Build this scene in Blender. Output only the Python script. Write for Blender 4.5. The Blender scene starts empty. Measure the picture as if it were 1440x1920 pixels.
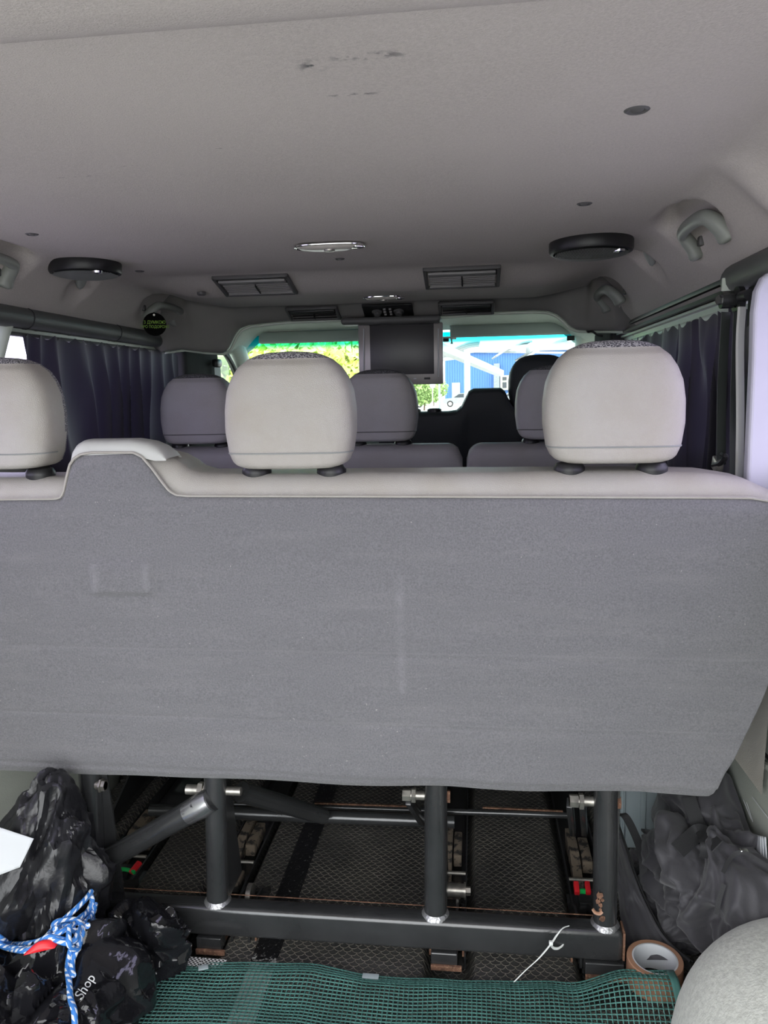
import bpy, bmesh, math, random
from mathutils import Vector, Matrix, noise
from mathutils.bvhtree import BVHTree
sc = bpy.context.scene
col = sc.collection
R = math.radians

# ------------------------------------------------------------------ camera
F = 1440.0
CAM = Vector((0.32, 0.0, 1.08)); YAW, PIT, ROL = R(6.84), R(8.86), R(1.2)
cd = bpy.data.cameras.new('camera'); cam = bpy.data.objects.new('camera', cd); col.objects.link(cam)
cd.sensor_fit = 'VERTICAL'; cd.sensor_height = 36; cd.lens = 36 * F / 1920; cd.clip_start = .02; cd.clip_end = 600
def ray(px, py):
    u, v = (px - 720) / F, (960 - py) / F
    c, s = math.cos(-ROL), math.sin(-ROL)
    u, v = c * u - s * v, s * u + c * v
    d = (u, math.cos(PIT) + v * math.sin(PIT), -math.sin(PIT) + v * math.cos(PIT))
    cy, sy = math.cos(YAW), math.sin(YAW)
    return Vector((cy * d[0] - sy * d[1], sy * d[0] + cy * d[1], d[2]))
def P(px, py, X=None, Y=None, Z=None):
    d = ray(px, py)
    t = (X - CAM.x) / d.x if X is not None else (Y - CAM.y) / d.y if Y is not None else (Z - CAM.z) / d.z
    return CAM + d * t
f0 = ray(720, 960).normalized(); r0 = (ray(1720, 960) - ray(720, 960)).normalized(); u0 = r0.cross(f0)
cam.matrix_world = Matrix(((r0.x, u0.x, -f0.x, CAM.x), (r0.y, u0.y, -f0.y, CAM.y), (r0.z, u0.z, -f0.z, CAM.z), (0, 0, 0, 1)))
sc.camera = cam

# ------------------------------------------------------------------ sky and exposure
w = bpy.data.worlds.new('sky'); sc.world = w; w.use_nodes = True
nt = w.node_tree; nt.nodes.clear()
out = nt.nodes.new('ShaderNodeOutputWorld'); bg = nt.nodes.new('ShaderNodeBackground')
tc = nt.nodes.new('ShaderNodeTexCoord'); nz = nt.nodes.new('ShaderNodeTexNoise'); cr = nt.nodes.new('ShaderNodeValToRGB')
nz.inputs['Scale'].default_value = 2.2; nz.inputs['Detail'].default_value = 5
cr.color_ramp.elements[0].color = (.90, .96, 1, 1); cr.color_ramp.elements[0].position = .35
cr.color_ramp.elements[1].color = (1, 1, 1, 1); cr.color_ramp.elements[1].position = .6
nt.links.new(tc.outputs['Generated'], nz.inputs['Vector']); nt.links.new(nz.outputs['Fac'], cr.inputs['Fac'])
nt.links.new(cr.outputs['Color'], bg.inputs['Color']); bg.inputs['Strength'].default_value = 2.0
nt.links.new(bg.outputs[0], out.inputs['Surface'])
sc.view_settings.view_transform = 'Standard'; sc.view_settings.look = 'None'
sc.view_settings.gamma = 1; sc.view_settings.use_curve_mapping = False
sc.view_settings.exposure = 1.38
sc.cycles.use_denoising = True
sc.cycles.max_bounces = 10; sc.cycles.diffuse_bounces = 6; sc.cycles.transparent_max_bounces = 24

# ------------------------------------------------------------------ materials
def newmat(name):
    m = bpy.data.materials.new(name); m.use_nodes = True
    return m, m.node_tree, m.node_tree.nodes['Principled BSDF']
def mix(nt, fac, a, b):
    n = nt.nodes.new('ShaderNodeMix'); n.data_type = 'RGBA'
    for s, v in ((n.inputs[0], fac), (n.inputs[6], a), (n.inputs[7], b)):
        if isinstance(v, bpy.types.NodeSocket): nt.links.new(v, s)
        elif not hasattr(v, '__len__'): s.default_value = v
        else: s.default_value = (*v[:3], 1)
    return n.outputs[2]
def math_(nt, op, a, b=None, c=None):
    n = nt.nodes.new('ShaderNodeMath'); n.operation = op
    for i, v in enumerate((a, b, c)):
        if v is None: continue
        if isinstance(v, bpy.types.NodeSocket): nt.links.new(v, n.inputs[i])
        else: n.inputs[i].default_value = v
    return n.outputs[0]
def noise_(nt, scale, detail=2, vec=None, rough=.5):
    n = nt.nodes.new('ShaderNodeTexNoise'); n.inputs['Scale'].default_value = scale
    n.inputs['Detail'].default_value = detail; n.inputs['Roughness'].default_value = rough
    if vec is None:
        t = nt.nodes.new('ShaderNodeTexCoord'); vec = t.outputs['Object']
    nt.links.new(vec, n.inputs['Vector']); return n.outputs['Fac']
def ramp(nt, fac, stops):
    n = nt.nodes.new('ShaderNodeValToRGB'); e = n.color_ramp.elements
    while len(e) < len(stops): e.new(.5)
    for el, (p, c) in zip(e, stops):
        el.position = p; el.color = (*(c if hasattr(c, '__len__') else (c, c, c)), 1)
    nt.links.new(fac, n.inputs['Fac']); return n.outputs['Color']
def bump(nt, b, h, dist, strength=1):
    n = nt.nodes.new('ShaderNodeBump'); n.inputs['Distance'].default_value = dist; n.inputs['Strength'].default_value = strength
    nt.links.new(h, n.inputs['Height']); nt.links.new(n.outputs[0], b.inputs['Normal'])
def mat(name, c, rough=.5, metal=0, var=.15, vs=8, fine=0, fs=400, bd=0, bs=300, spec=.5, trans=0, sheen=0, c2=None, th=.55):
    m, nt, b = newmat(name)
    base = mix(nt, ramp(nt, noise_(nt, vs, 5), [(.3, 0), (.7, 1)]), [x * (1 - var) for x in c], [min(1, x * (1 + var)) for x in c])
    if fine: base = mix(nt, ramp(nt, noise_(nt, fs, 2), [(.35, 0), (.65, 1)]), base, [min(1, x * (1 + fine)) for x in c])
    if c2: base = mix(nt, ramp(nt, noise_(nt, vs * 4, 8, rough=.7), [(th, 0), (th + .06, 1)]), base, c2)
    nt.links.new(base, b.inputs['Base Color'])
    b.inputs['Roughness'].default_value = rough; b.inputs['Metallic'].default_value = metal
    b.inputs['Specular IOR Level'].default_value = spec
    if sheen: b.inputs['Sheen Weight'].default_value = sheen
    if bd: bump(nt, b, noise_(nt, bs, 3), bd)
    return m
M = {}
M['liner'] = None
def liner_mat(name, c):
    m, nt, b = newmat(name)
    t = nt.nodes.new('ShaderNodeTexCoord').outputs['Object']
    base = mix(nt, ramp(nt, noise_(nt, 4, 5, t), [(.3, 0), (.7, 1)]), [x * .94 for x in c], [x * 1.05 for x in c])
    base = mix(nt, ramp(nt, noise_(nt, 260, 2, t), [(.3, 0), (.7, 1)]), base, [x * 1.12 for x in c])
    # dark smudges left by hands
    for (x, y, rx, ry) in ((.215, .845, .055, .012), (.15, .86, .02, .02), (.18, .945, .04, .006), (-.02, 1.10, .03, .003), (-.2, 1.16, .03, .004), (-.29, 1.2, .05, .003)):
        mp = nt.nodes.new('ShaderNodeMapping'); mp.inputs['Location'].default_value = (-x / rx, -y / ry, 0); mp.inputs['Scale'].default_value = (1 / rx, 1 / ry, 0)
        nt.links.new(t, mp.inputs['Vector'])
        ln = nt.nodes.new('ShaderNodeVectorMath'); ln.operation = 'LENGTH'; nt.links.new(mp.outputs[0], ln.inputs[0])
        near = math_(nt, 'SUBTRACT', 1.0, ln.outputs['Value']); nn = noise_(nt, 70, 3, t)
        k = math_(nt, 'MULTIPLY', math_(nt, 'MAXIMUM', near, 0), ramp(nt, nn, [(.5, 0), (.62, 1)]))
        base = mix(nt, math_(nt, 'MULTIPLY', k, 1.2), base, (.12, .12, .12))
    nt.links.new(base, b.inputs['Base Color']); b.inputs['Roughness'].default_value = .95; b.inputs['Specular IOR Level'].default_value = .1
    bump(nt, b, noise_(nt, 500, 3, t), .0008); return m
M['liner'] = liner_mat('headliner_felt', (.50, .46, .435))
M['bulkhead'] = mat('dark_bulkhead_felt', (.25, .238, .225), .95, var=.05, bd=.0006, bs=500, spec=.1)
M['liner_green'] = mat('cab_headliner_felt', (.50, .53, .48), .9, var=.05, bd=.0005, bs=500, spec=.1)
def leather_mat(name, c, rough=.45):
    m, nt, b = newmat(name)
    t = nt.nodes.new('ShaderNodeTexCoord').outputs['Object']
    base = mix(nt, ramp(nt, noise_(nt, 9, 6, t), [(.35, 0), (.75, 1)]), [x * 1.03 for x in c], [c[0] * .93, c[1] * .90, c[2] * .84])
    base = mix(nt, ramp(nt, noise_(nt, 60, 6, t, .7), [(.72, 0), (.78, .3)]), base, [x * .7 for x in c])
    nt.links.new(base, b.inputs['Base Color']); b.inputs['Roughness'].default_value = rough
    v = nt.nodes.new('ShaderNodeTexVoronoi'); v.inputs['Scale'].default_value = 420; v.feature = 'DISTANCE_TO_EDGE'
    nt.links.new(t, v.inputs['Vector'])
    bump(nt, b, ramp(nt, v.outputs['Distance'], [(0, 0), (.25, 1)]), .0004, .7); return m
M['leather'] = leather_mat('light_grey_leather', (.385, .368, .338))
M['leather_shaded'] = leather_mat('shaded_grey_leather', (.32, .31, .325), .5)  # seat leather again, with the middle row's shade put into the colour
M['vinyl_black'] = mat('black_seat_cover', (.022, .024, .03), .6, var=.1, bd=.0004)
def cloth_mat(name, c):
    m, nt, b = newmat(name)
    t = nt.nodes.new('ShaderNodeTexCoord').outputs['Object']
    base = mix(nt, ramp(nt, noise_(nt, 5, 6, t), [(.3, 0), (.7, 1)]), [x * .92 for x in c], [x * 1.08 for x in c])
    base = mix(nt, ramp(nt, noise_(nt, 330, 3, t, .7), [(.3, 0), (.7, .9)]), [x * .72 for x in c], mix(nt, .5, base, [x * 1.3 for x in c]))
    base = mix(nt, ramp(nt, noise_(nt, 170, 2, t), [(.74, 0), (.78, .7)]), base, (.42, .41, .38))
    mp = nt.nodes.new('ShaderNodeMapping'); mp.inputs['Scale'].default_value = (1, 1, 7); nt.links.new(t, mp.inputs[0])
    base = mix(nt, ramp(nt, noise_(nt, 5, 7, mp.outputs[0], .65), [(.50, 0), (.75, .20)]), base, [c[0] * 1.55, c[1] * 1.52, c[2] * 1.45])
    base = mix(nt, ramp(nt, noise_(nt, 3, 5, mp.outputs[0], .6), [(.28, .25), (.48, 0)]), base, [x * .78 for x in c])
    sp = nt.nodes.new('ShaderNodeSeparateXYZ'); nt.links.new(t, sp.inputs[0])
    def band(sock, c0, wd): return math_(nt, 'MAXIMUM', math_(nt, 'SUBTRACT', 1.0, math_(nt, 'DIVIDE', math_(nt, 'ABSOLUTE', math_(nt, 'SUBTRACT', sock, c0)), wd)), 0)
    xw, zw = sp.outputs['X'], sp.outputs['Z']
    wear = math_(nt, 'ADD', math_(nt, 'MULTIPLY', math_(nt, 'ADD', band(xw, -.358, .012), band(xw, -.262, .012)), math_(nt, 'GREATER_THAN', band(zw, .760, .028), .05)),
                 math_(nt, 'MULTIPLY', band(xw, .190, .012), math_(nt, 'GREATER_THAN', band(zw, .66, .12), .1)))
    base = mix(nt, math_(nt, 'MULTIPLY', math_(nt, 'MULTIPLY', wear, ramp(nt, noise_(nt, 40, 5, t), [(.35, .1), (.65, 1)])), .20), base, [x * 2.1 for x in c])
    base = mix(nt, math_(nt, 'MULTIPLY', math_(nt, 'ADD', band(zw, .626, .0035), band(zw, .493, .003)), .10), base, [x * 1.9 for x in c])
    nt.links.new(base, b.inputs['Base Color']); b.inputs['Roughness'].default_value = 1; b.inputs['Specular IOR Level'].default_value = .05
    b.inputs['Sheen Weight'].default_value = .25
    bump(nt, b, noise_(nt, 420, 3, t), .0015); return m
M['cloth'] = cloth_mat('grey_seat_felt', (.185, .183, .193))
def pattern_mat(name, a, b_):
    m, nt, b = newmat(name)
    v = nt.nodes.new('ShaderNodeTexVoronoi'); v.feature = 'DISTANCE_TO_EDGE'; v.inputs['Scale'].default_value = 300
    t = nt.nodes.new('ShaderNodeTexCoord').outputs['Object']; mp = nt.nodes.new('ShaderNodeMapping')
    mp.inputs['Scale'].default_value = (.6, 1, 1); nt.links.new(t, mp.inputs[0]); nt.links.new(mp.outputs[0], v.inputs['Vector'])
    nt.links.new(ramp(nt, v.outputs['Distance'], [(0, b_), (.07, b_), (.13, a)]), b.inputs['Base Color'])
    b.inputs['Roughness'].default_value = .95; return m
M['pattern'] = pattern_mat('patterned_seat_fabric', (.045, .045, .055), (.42, .41, .42))
M['pattern_shaded'] = pattern_mat('shaded_patterned_seat_fabric', (.03, .03, .035), (.13, .13, .14))  # headrest pattern again, darkened for the shaded middle row
M['plastic_grey'] = mat('light_grey_plastic', (.44, .445, .42), .38, var=.04)
M['handle_grey'] = mat('grey_green_handle_plastic', (.25, .265, .24), .4, var=.05)
M['hook_grey'] = mat('grey_hook_plastic', (.26, .27, .26), .5, var=.05)
M['black_plastic'] = mat('black_plastic', (.012, .012, .013), .42, var=.1)
M['trim_dark'] = mat('dark_grey_trim', (.085, .088, .085), .5, var=.1, bd=.0004, bs=500)
M['trim_matte'] = mat('dark_grey_pillar_felt', (.045, .046, .046), .95, spec=.03)
M['vent_grey'] = mat('vent_grey_plastic', (.25, .24, .235), .45, var=.05)
M['vent_dark'] = mat('vent_dark_plastic', (.10, .097, .097), .5, var=.05)
M['wall'] = mat('greenish_grey_side_panel', (.38, .40, .355), .55, var=.06, bd=.0006, bs=350, c2=(.45, .46, .42), th=.74)
M['pillar_white'] = mat('white_pillar_trim_lilac_lit', (.47, .46, .54), .5, var=.03, c2=(.5, .48, .5), th=.76)  # white trim with lilac window light mixed into its colour
M['body_metal'] = mat('pale_green_painted_metal', (.55, .60, .52), .35, var=.05)
M['metal_black'] = mat('worn_black_painted_steel', (.030, .031, .032), .22, var=.3, c2=(.16, .14, .12), th=.70, bd=.00015, bs=150, spec=.9)
M['metal_worn'] = mat('bare_bent_steel', (.45, .45, .47), .25, .9, var=.3, c2=(.03, .03, .03), th=.58)
M['weld'] = mat('weld_bead_steel', (.42, .42, .43), .35, .8, var=.4, bd=.002, bs=200)
M['rust'] = mat('rusty_steel', (.16, .08, .05), .8, .1, var=.5, vs=60, c2=(.35, .22, .13), th=.55, bd=.0008)
M['zinc'] = mat('zinc_plated_steel', (.42, .40, .36), .35, .8, var=.35, vs=60, c2=(.2, .11, .06), th=.62)
M['dirt'] = mat('dusty_brown_steel', (.17, .135, .10), .9, var=.3, vs=9, c2=(.03, .028, .026), th=.5)
M['matt_black'] = mat('matt_black', (.006, .006, .006), .9, spec=.05)
M['chrome'] = mat('chrome', (.85, .85, .85), .08, 1, var=.02)
M['red'] = mat('red_plastic', (.75, .02, .03), .4, var=.1)
M['green'] = mat('green_plastic', (.01, .55, .11), .4, var=.1)
M['white'] = mat('white_plastic', (.80, .82, .80), .35, var=.03)
M['paper'] = mat('white_paper', (.58, .60, .62), .7, var=.02)
M['bag_cloth'] = mat('black_bag_nylon', (.050, .048, .055), .62, var=.12, bd=.0003, bs=900, sheen=.2)
M['strap'] = mat('black_webbing', (.03, .03, .032), .75, bd=.0006, bs=700)
M['belt'] = mat('dark_belt_webbing', (.055, .062, .058), .5, bd=.0004, bs=700)
M['bin_satin'] = mat('black_plastic_film', (.014, .014, .016), .3, var=.3, bd=.0015, bs=60, c2=(.10, .10, .10), th=.78)
M['bin_gloss'] = mat('glossy_black_plastic_film', (.010, .010, .012), .10, var=.2, bd=.001, bs=50)
M['tape_brown'] = mat('brown_packing_tape', (.40, .22, .14), .35, var=.12)
M['case'] = mat('pale_blue_grey_plastic', (.36, .42, .44), .45, var=.04)
M['felt_arch'] = mat('grey_felt_carpet', (.54, .55, .50), 1, var=.08, vs=12, fine=.25, fs=120, bd=.0012, bs=260, spec=.05, sheen=.3)
M['screen'] = mat('switched_off_screen', (.045, .042, .045), .35, var=.05)
M['bezel'] = mat('silver_bezel', (.38, .355, .34), .35, .5, var=.05)
M['visor'] = mat('sun_visor_vinyl', (.42, .47, .45), .7, var=.04)
M['mesh_green'] = mat('green_plastic_netting', (.075, .20, .175), .42, var=.25, vs=14, c2=(.28, .36, .32), th=.72)
M['text_green'] = mat('green_lettering', (.30, .55, .05), .5)
M['rubber'] = mat('black_rubber', (.015, .015, .016), .7)
def curtain_mat():
    m, nt, b = newmat('dark_purple_curtain')
    nt.links.new(mix(nt, noise_(nt, 6, 3), (.016, .015, .020), (.032, .028, .039)), b.inputs['Base Color'])
    b.inputs['Roughness'].default_value = .7; b.inputs['Sheen Weight'].default_value = .3
    tr = nt.nodes.new('ShaderNodeBsdfTranslucent'); tr.inputs['Color'].default_value = (.04, .035, .07, 1)
    ms = nt.nodes.new('ShaderNodeMixShader'); ms.inputs[0].default_value = .10
    nt.links.new(b.outputs[0], ms.inputs[1]); nt.links.new(tr.outputs[0], ms.inputs[2])
    nt.links.new(ms.outputs[0], nt.nodes['Material Output'].inputs['Surface']); return m
M['curtain'] = curtain_mat()
def glass_mat(name, c, gl=.06, zc=None):
    m, nt, b = newmat(name)
    tr = nt.nodes.new('ShaderNodeBsdfTransparent'); tr.inputs['Color'].default_value = (*c, 1)
    if zc:
        s = nt.nodes.new('ShaderNodeSeparateXYZ'); g = nt.nodes.new('ShaderNodeNewGeometry')
        nt.links.new(g.outputs['Position'], s.inputs[0])
        nt.links.new(ramp(nt, math_(nt, 'MULTIPLY_ADD', s.outputs['Z'], 1 / .08, -1.262 / .08), [(.2, c), (.45, (.55, .95, .97)), (.7, (.03, .62, .72)), (1, (.0, .50, .62))]), tr.inputs['Color'])
    g = nt.nodes.new('ShaderNodeBsdfGlossy'); g.inputs['Roughness'].default_value = .02
    ms = nt.nodes.new('ShaderNodeMixShader'); ms.inputs[0].default_value = gl
    nt.links.new(tr.outputs[0], ms.inputs[1]); nt.links.new(g.outputs[0], ms.inputs[2])
    nt.links.new(ms.outputs[0], nt.nodes['Material Output'].inputs['Surface']); return m
M['glass_front'] = glass_mat('windscreen_glass', (.93, .99, .96), .04, True)
M['glass_side'] = glass_mat('side_window_glass', (.92, .98, .95))
M['glass_lilac'] = glass_mat('lilac_tinted_glass', (.84, .80, .96))
def floor_mat():
    m, nt, b = newmat('black_rubber_scale_mat')
    t = nt.nodes.new('ShaderNodeTexCoord').outputs['Object']
    wn = nt.nodes.new('ShaderNodeTexNoise'); wn.inputs['Scale'].default_value = 45; nt.links.new(t, wn.inputs['Vector'])
    sub = nt.nodes.new('ShaderNodeVectorMath'); sub.operation = 'MULTIPLY_ADD'; nt.links.new(wn.outputs['Color'], sub.inputs[0])
    sub.inputs[1].default_value = (.008, .008, 0); nt.links.new(t, sub.inputs[2])
    s = nt.nodes.new('ShaderNodeSeparateXYZ'); nt.links.new(sub.outputs[0], s.inputs[0])
    W_ = .0185
    py = math_(nt, 'DIVIDE', s.outputs['Y'], W_ * .52); row = math_(nt, 'FLOOR', py)
    px = math_(nt, 'ADD', math_(nt, 'DIVIDE', s.outputs['X'], W_), math_(nt, 'MULTIPLY', math_(nt, 'PINGPONG', row, 1), .5))
    fx = math_(nt, 'SUBTRACT', math_(nt, 'FRACT', px), .5); fy = math_(nt, 'SUBTRACT', math_(nt, 'MULTIPLY', math_(nt, 'FRACT', py), .52), .52)
    d = math_(nt, 'ABSOLUTE', math_(nt, 'SUBTRACT', math_(nt, 'SQRT', math_(nt, 'ADD', math_(nt, 'MULTIPLY', fx, fx), math_(nt, 'MULTIPLY', fy, fy))), .48))
    line = ramp(nt, d, [(0, 1), (.03, .8), (.075, 0)])
    dust = ramp(nt, noise_(nt, 5, 6, t, .65), [(.35, .30), (.68, 1)])
    base = mix(nt, ramp(nt, noise_(nt, 9, 5, t), [(.3, 0), (.75, 1)]), (.035, .035, .035), (.085, .082, .076))
    base = mix(nt, math_(nt, 'MULTIPLY', math_(nt, 'MULTIPLY', line, dust), .9), base, (.45, .41, .34))
    base = mix(nt, ramp(nt, noise_(nt, 170, 2, t), [(.72, 0), (.78, .35)]), base, (.4, .38, .33))
    nt.links.new(base, b.inputs['Base Color']); b.inputs['Roughness'].default_value = .55
    bump(nt, b, line, .003, 1); return m
M['floor'] = floor_mat()
def strip_mat():
    m, nt, b = newmat('black_strip_worn')
    t = nt.nodes.new('ShaderNodeTexCoord').outputs['Object']
    s = nt.nodes.new('ShaderNodeSeparateXYZ'); nt.links.new(t, s.inputs[0])
    near = ramp(nt, math_(nt, 'MULTIPLY_ADD', s.outputs['Y'], -5.5, 7.45), [(.25, 0), (.45, 1)])
    nn = noise_(nt, 130, 6, t, .8)
    k = math_(nt, 'GREATER_THAN', math_(nt, 'ADD', math_(nt, 'MULTIPLY', near, .22), nn), .62)
    nt.links.new(mix(nt, k, (.010, .010, .011), (.42, .43, .40)), b.inputs['Base Color'])
    b.inputs['Roughness'].default_value = .35; bump(nt, b, noise_(nt, 150, 2, t), .001); return m
M['strip'] = strip_mat()
def rope_mat():
    m, nt, b = newmat('blue_white_braided_rope')
    uv = nt.nodes.new('ShaderNodeUVMap').outputs['UV']; s = nt.nodes.new('ShaderNodeSeparateXYZ'); nt.links.new(uv, s.inputs[0])
    sk = math_(nt, 'ADD', math_(nt, 'DIVIDE', s.outputs['Y'], .013), math_(nt, 'MULTIPLY', s.outputs['X'], 2))
    a = math_(nt, 'GREATER_THAN', math_(nt, 'FRACT', sk), .5)
    c = math_(nt, 'GREATER_THAN', math_(nt, 'FRACT', math_(nt, 'ADD', math_(nt, 'MULTIPLY', s.outputs['X'], 3), math_(nt, 'DIVIDE', s.outputs['Y'], .05))), .45)
    nt.links.new(mix(nt, math_(nt, 'MULTIPLY', a, c), (.05, .22, .62), (.85, .88, .92)), b.inputs['Base Color'])
    b.inputs['Roughness'].default_value = .6; return m
M['rope'] = rope_mat()
def checker_mat():
    m, nt, b = newmat('black_white_woven_strap')
    c = nt.nodes.new('ShaderNodeTexChecker'); c.inputs['Scale'].default_value = 260; c.inputs[1].default_value = (.75, .75, .75, 1); c.inputs[2].default_value = (.02, .02, .02, 1)
    nt.links.new(nt.nodes.new('ShaderNodeTexCoord').outputs['Object'], c.inputs[0]); nt.links.new(c.outputs[0], b.inputs['Base Color']); return m
M['woven'] = checker_mat()
M['concrete'] = mat('pale_concrete', (.42, .42, .40), .9, var=.1, vs=.5)
M['blue_clad'] = mat('blue_sheet_cladding', (.07, .20, .50), .5, var=.04, vs=.3)
M['cladding_beige'] = mat('beige_wall_panel', (.55, .56, .48), .7)
M['steel_white'] = mat('white_painted_steel', (.36, .40, .41), .4)
M['poly'] = mat('grey_canopy_sheet', (.22, .25, .26), .4)
M['leaf_y'] = mat('yellow_green_leaf', (.62, .70, .20), .7, var=.4, vs=2)
M['leaf_g'] = mat('green_leaf', (.26, .40, .13), .7, var=.4, vs=2)
M['bark'] = mat('bark', (.14, .10, .07), .9)
M['car_silver'] = mat('silver_car_paint', (.30, .32, .34), .25, .3)
M['car_dark'] = mat('dark_red_car_paint', (.06, .02, .025), .25)
M['car_glass'] = mat('dark_car_glass', (.03, .04, .05), .1)
M['lens'] = mat('frosted_lamp_lens', (.55, .52, .47), .25)

# ------------------------------------------------------------------ object helpers
def tag(o, label=None, cat=None, group=None, kind=None):
    if label: o['label'] = label
    if cat: o['category'] = cat
    if group: o['group'] = group
    if kind: o['kind'] = kind
    return o
def empty(name, loc, label, cat, group=None):
    o = bpy.data.objects.new(name, None); o.location = loc; o.empty_display_size = .05; col.objects.link(o)
    return tag(o, label, cat, group)
def rootloc(p):
    while p.parent: p = p.parent
    return p.location.copy()
class MB:
    def __init__(s): s.v = []; s.f = []; s.uv = {}
    def add(s, vs, fs):
        n = len(s.v); s.v += [Vector(v) for v in vs]; s.f += [tuple(i + n for i in f) for f in fs]; return s
    def box(s, c, d, rot=None, bev=0, seg=2):
        bm = bmesh.new(); bmesh.ops.create_cube(bm, size=1)
        for v in bm.verts: v.co = Vector((v.co.x * d[0], v.co.y * d[1], v.co.z * d[2]))
        if bev: bmesh.ops.bevel(bm, geom=bm.edges[:], offset=bev, segments=seg, affect='EDGES', profile=.5)
        m = Matrix.Translation(c) @ (rot.to_4x4() if rot is not None else Matrix.Identity(4))
        bm.verts.ensure_lookup_table(); bm.verts.index_update()
        s.add([m @ v.co for v in bm.verts], [[v.index for v in f.verts] for f in bm.faces]); bm.free(); return s
    def beam(s, a, b, wd, ht, bev=0, up=(0, 0, 1)):
        a, b = Vector(a), Vector(b); z = (b - a).normalized(); x = Vector(up).cross(z)
        if x.length < 1e-4: x = Vector((1, 0, 0))
        x.normalize(); y = z.cross(x)
        return s.box((a + b) / 2, (wd, ht, (b - a).length), Matrix((x, y, z)).transposed(), bev)
    def tube(s, pts, r, n=10, uv=False, cap=True, sq=1.0):
        pts = [Vector(p) for p in pts]; k = len(pts); rr = r if hasattr(r, '__len__') else [r] * k
        t0 = (pts[1] - pts[0]).normalized(); nrm = t0.orthogonal().normalized(); base = len(s.v); L = 0
        for i, p in enumerate(pts):
            t = (pts[min(i + 1, k - 1)] - pts[max(i - 1, 0)]).normalized()
            nrm = (nrm - t * nrm.dot(t)).normalized(); bn = t.cross(nrm)
            if i: L += (pts[i] - pts[i - 1]).length
            for j in range(n):
                a = 2 * math.pi * j / n; s.v.append(p + (nrm * math.cos(a) + bn * math.sin(a) * sq) * rr[i])
                if uv: s.uv[len(s.v) - 1] = (j / n, L)
        for i in range(k - 1):
            for j in range(n):
                a = base + i * n + j; b = base + i * n + (j + 1) % n; s.f.append((a, b, b + n, a + n))
        if cap: s.f.append(tuple(base + j for j in range(n))[::-1]); s.f.append(tuple(base + (k - 1) * n + j for j in range(n)))
        return s
    def cyl(s, a, b, r, n=20, r2=None): return s.tube([a, b], [r, r if r2 is None else r2], n)
    def lathe(s, c, axis, prof, n=32):     # prof: (radius, height along axis)
        z = Vector(axis).normalized(); x = z.orthogonal().normalized(); y = z.cross(x); base = len(s.v); c = Vector(c)
        for (r, h) in prof:
            for j in range(n):
                a = 2 * math.pi * j / n; s.v.append(c + z * h + (x * math.cos(a) + y * math.sin(a)) * r)
        for i in range(len(prof) - 1):
            for j in range(n):
                a = base + i * n + j; b = base + i * n + (j + 1) % n; s.f.append((a, b, b + n, a + n))
        return s
    def grid(s, fn, nu, nv, closeu=False):
        base = len(s.v)
        for j in range(nv + 1):
            for i in range(nu + (0 if closeu else 1)): s.v.append(Vector(fn(i / nu, j / nv)))
        w_ = nu if closeu else nu + 1
        for j in range(nv):
            for i in range(nu):
                a = base + j * w_ + i; b = base + j * w_ + (i + 1) % w_; s.f.append((a, b, b + w_, a + w_))
        return s
    def ribbon(s, pts, wvec, th=.0015):
        pts = [Vector(p) for p in pts]; k = len(pts); base = len(s.v); wv = wvec if isinstance(wvec, list) else [Vector(wvec)] * k
        for i, p in enumerate(pts):
            t = (pts[min(i + 1, k - 1)] - pts[max(i - 1, 0)]).normalized(); w2 = wv[i] / 2; nn = t.cross(w2).normalized() * th / 2
            s.v += [p - w2 - nn, p + w2 - nn, p + w2 + nn, p - w2 + nn]
        for i in range(k - 1):
            for j in range(4):
                a = base + i * 4 + j; b = base + i * 4 + (j + 1) % 4; s.f.append((a, b, b + 4, a + 4))
        e = base + (k - 1) * 4; s.f += [(base + 3, base + 2, base + 1, base), (e, e + 1, e + 2, e + 3)]
        return s
    def prism(s, poly, a, b, axis='Y'):    # extrude a 2D outline between a and b
        n = len(poly); base = len(s.v)
        for h in (a, b):
            for (p, q) in poly: s.v.append(Vector({'Y': (p, h, q), 'X': (h, p, q), 'Z': (p, q, h)}[axis]))
        for i in range(n): s.f.append((base + i, base + (i + 1) % n, base + n + (i + 1) % n, base + n + i))
        s.f += [tuple(base + i for i in range(n))[::-1], tuple(base + n + i for i in range(n))]
        return s
    def build(s, name, m, parent=None, smooth=True, angle=40, solid=0, recalc=True):
        me = bpy.data.meshes.new(name)
        if parent is not None: org = rootloc(parent)
        else:
            lo = [min(v[i] for v in s.v) for i in range(3)]; hi = [max(v[i] for v in s.v) for i in range(3)]
            org = Vector(((lo[0] + hi[0]) / 2, (lo[1] + hi[1]) / 2, lo[2]))
            if s.__dict__.get('world'): org = Vector((0, 0, 0))
        me.from_pydata([v - org for v in s.v], [], s.f)
        if s.uv:
            ul = me.uv_layers.new(name='UVMap')
            for p in me.polygons:
                us = [s.uv.get(me.loops[l].vertex_index, (0, 0)) for l in p.loop_indices]
                wrap = max(u[0] for u in us) - min(u[0] for u in us) > .5
                for l, u in zip(p.loop_indices, us): ul.data[l].uv = (u[0] + (1 if wrap and u[0] < .5 else 0), u[1])
        me.materials.append(M[m]); me.update()
        if recalc:
            bm = bmesh.new(); bm.from_mesh(me); bmesh.ops.recalc_face_normals(bm, faces=bm.faces[:]); bm.to_mesh(me); bm.free()
        if smooth:
            me.polygons.foreach_set('use_smooth', [True] * len(me.polygons))
            if angle: me.set_sharp_from_angle(angle=R(angle))
        o = bpy.data.objects.new(name, me); col.objects.link(o)
        if parent is not None: o.parent = parent
        else: o.location = org
        if solid:
            md = o.modifiers.new('thickness', 'SOLIDIFY'); md.thickness = solid; md.offset = 0
        return o
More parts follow.
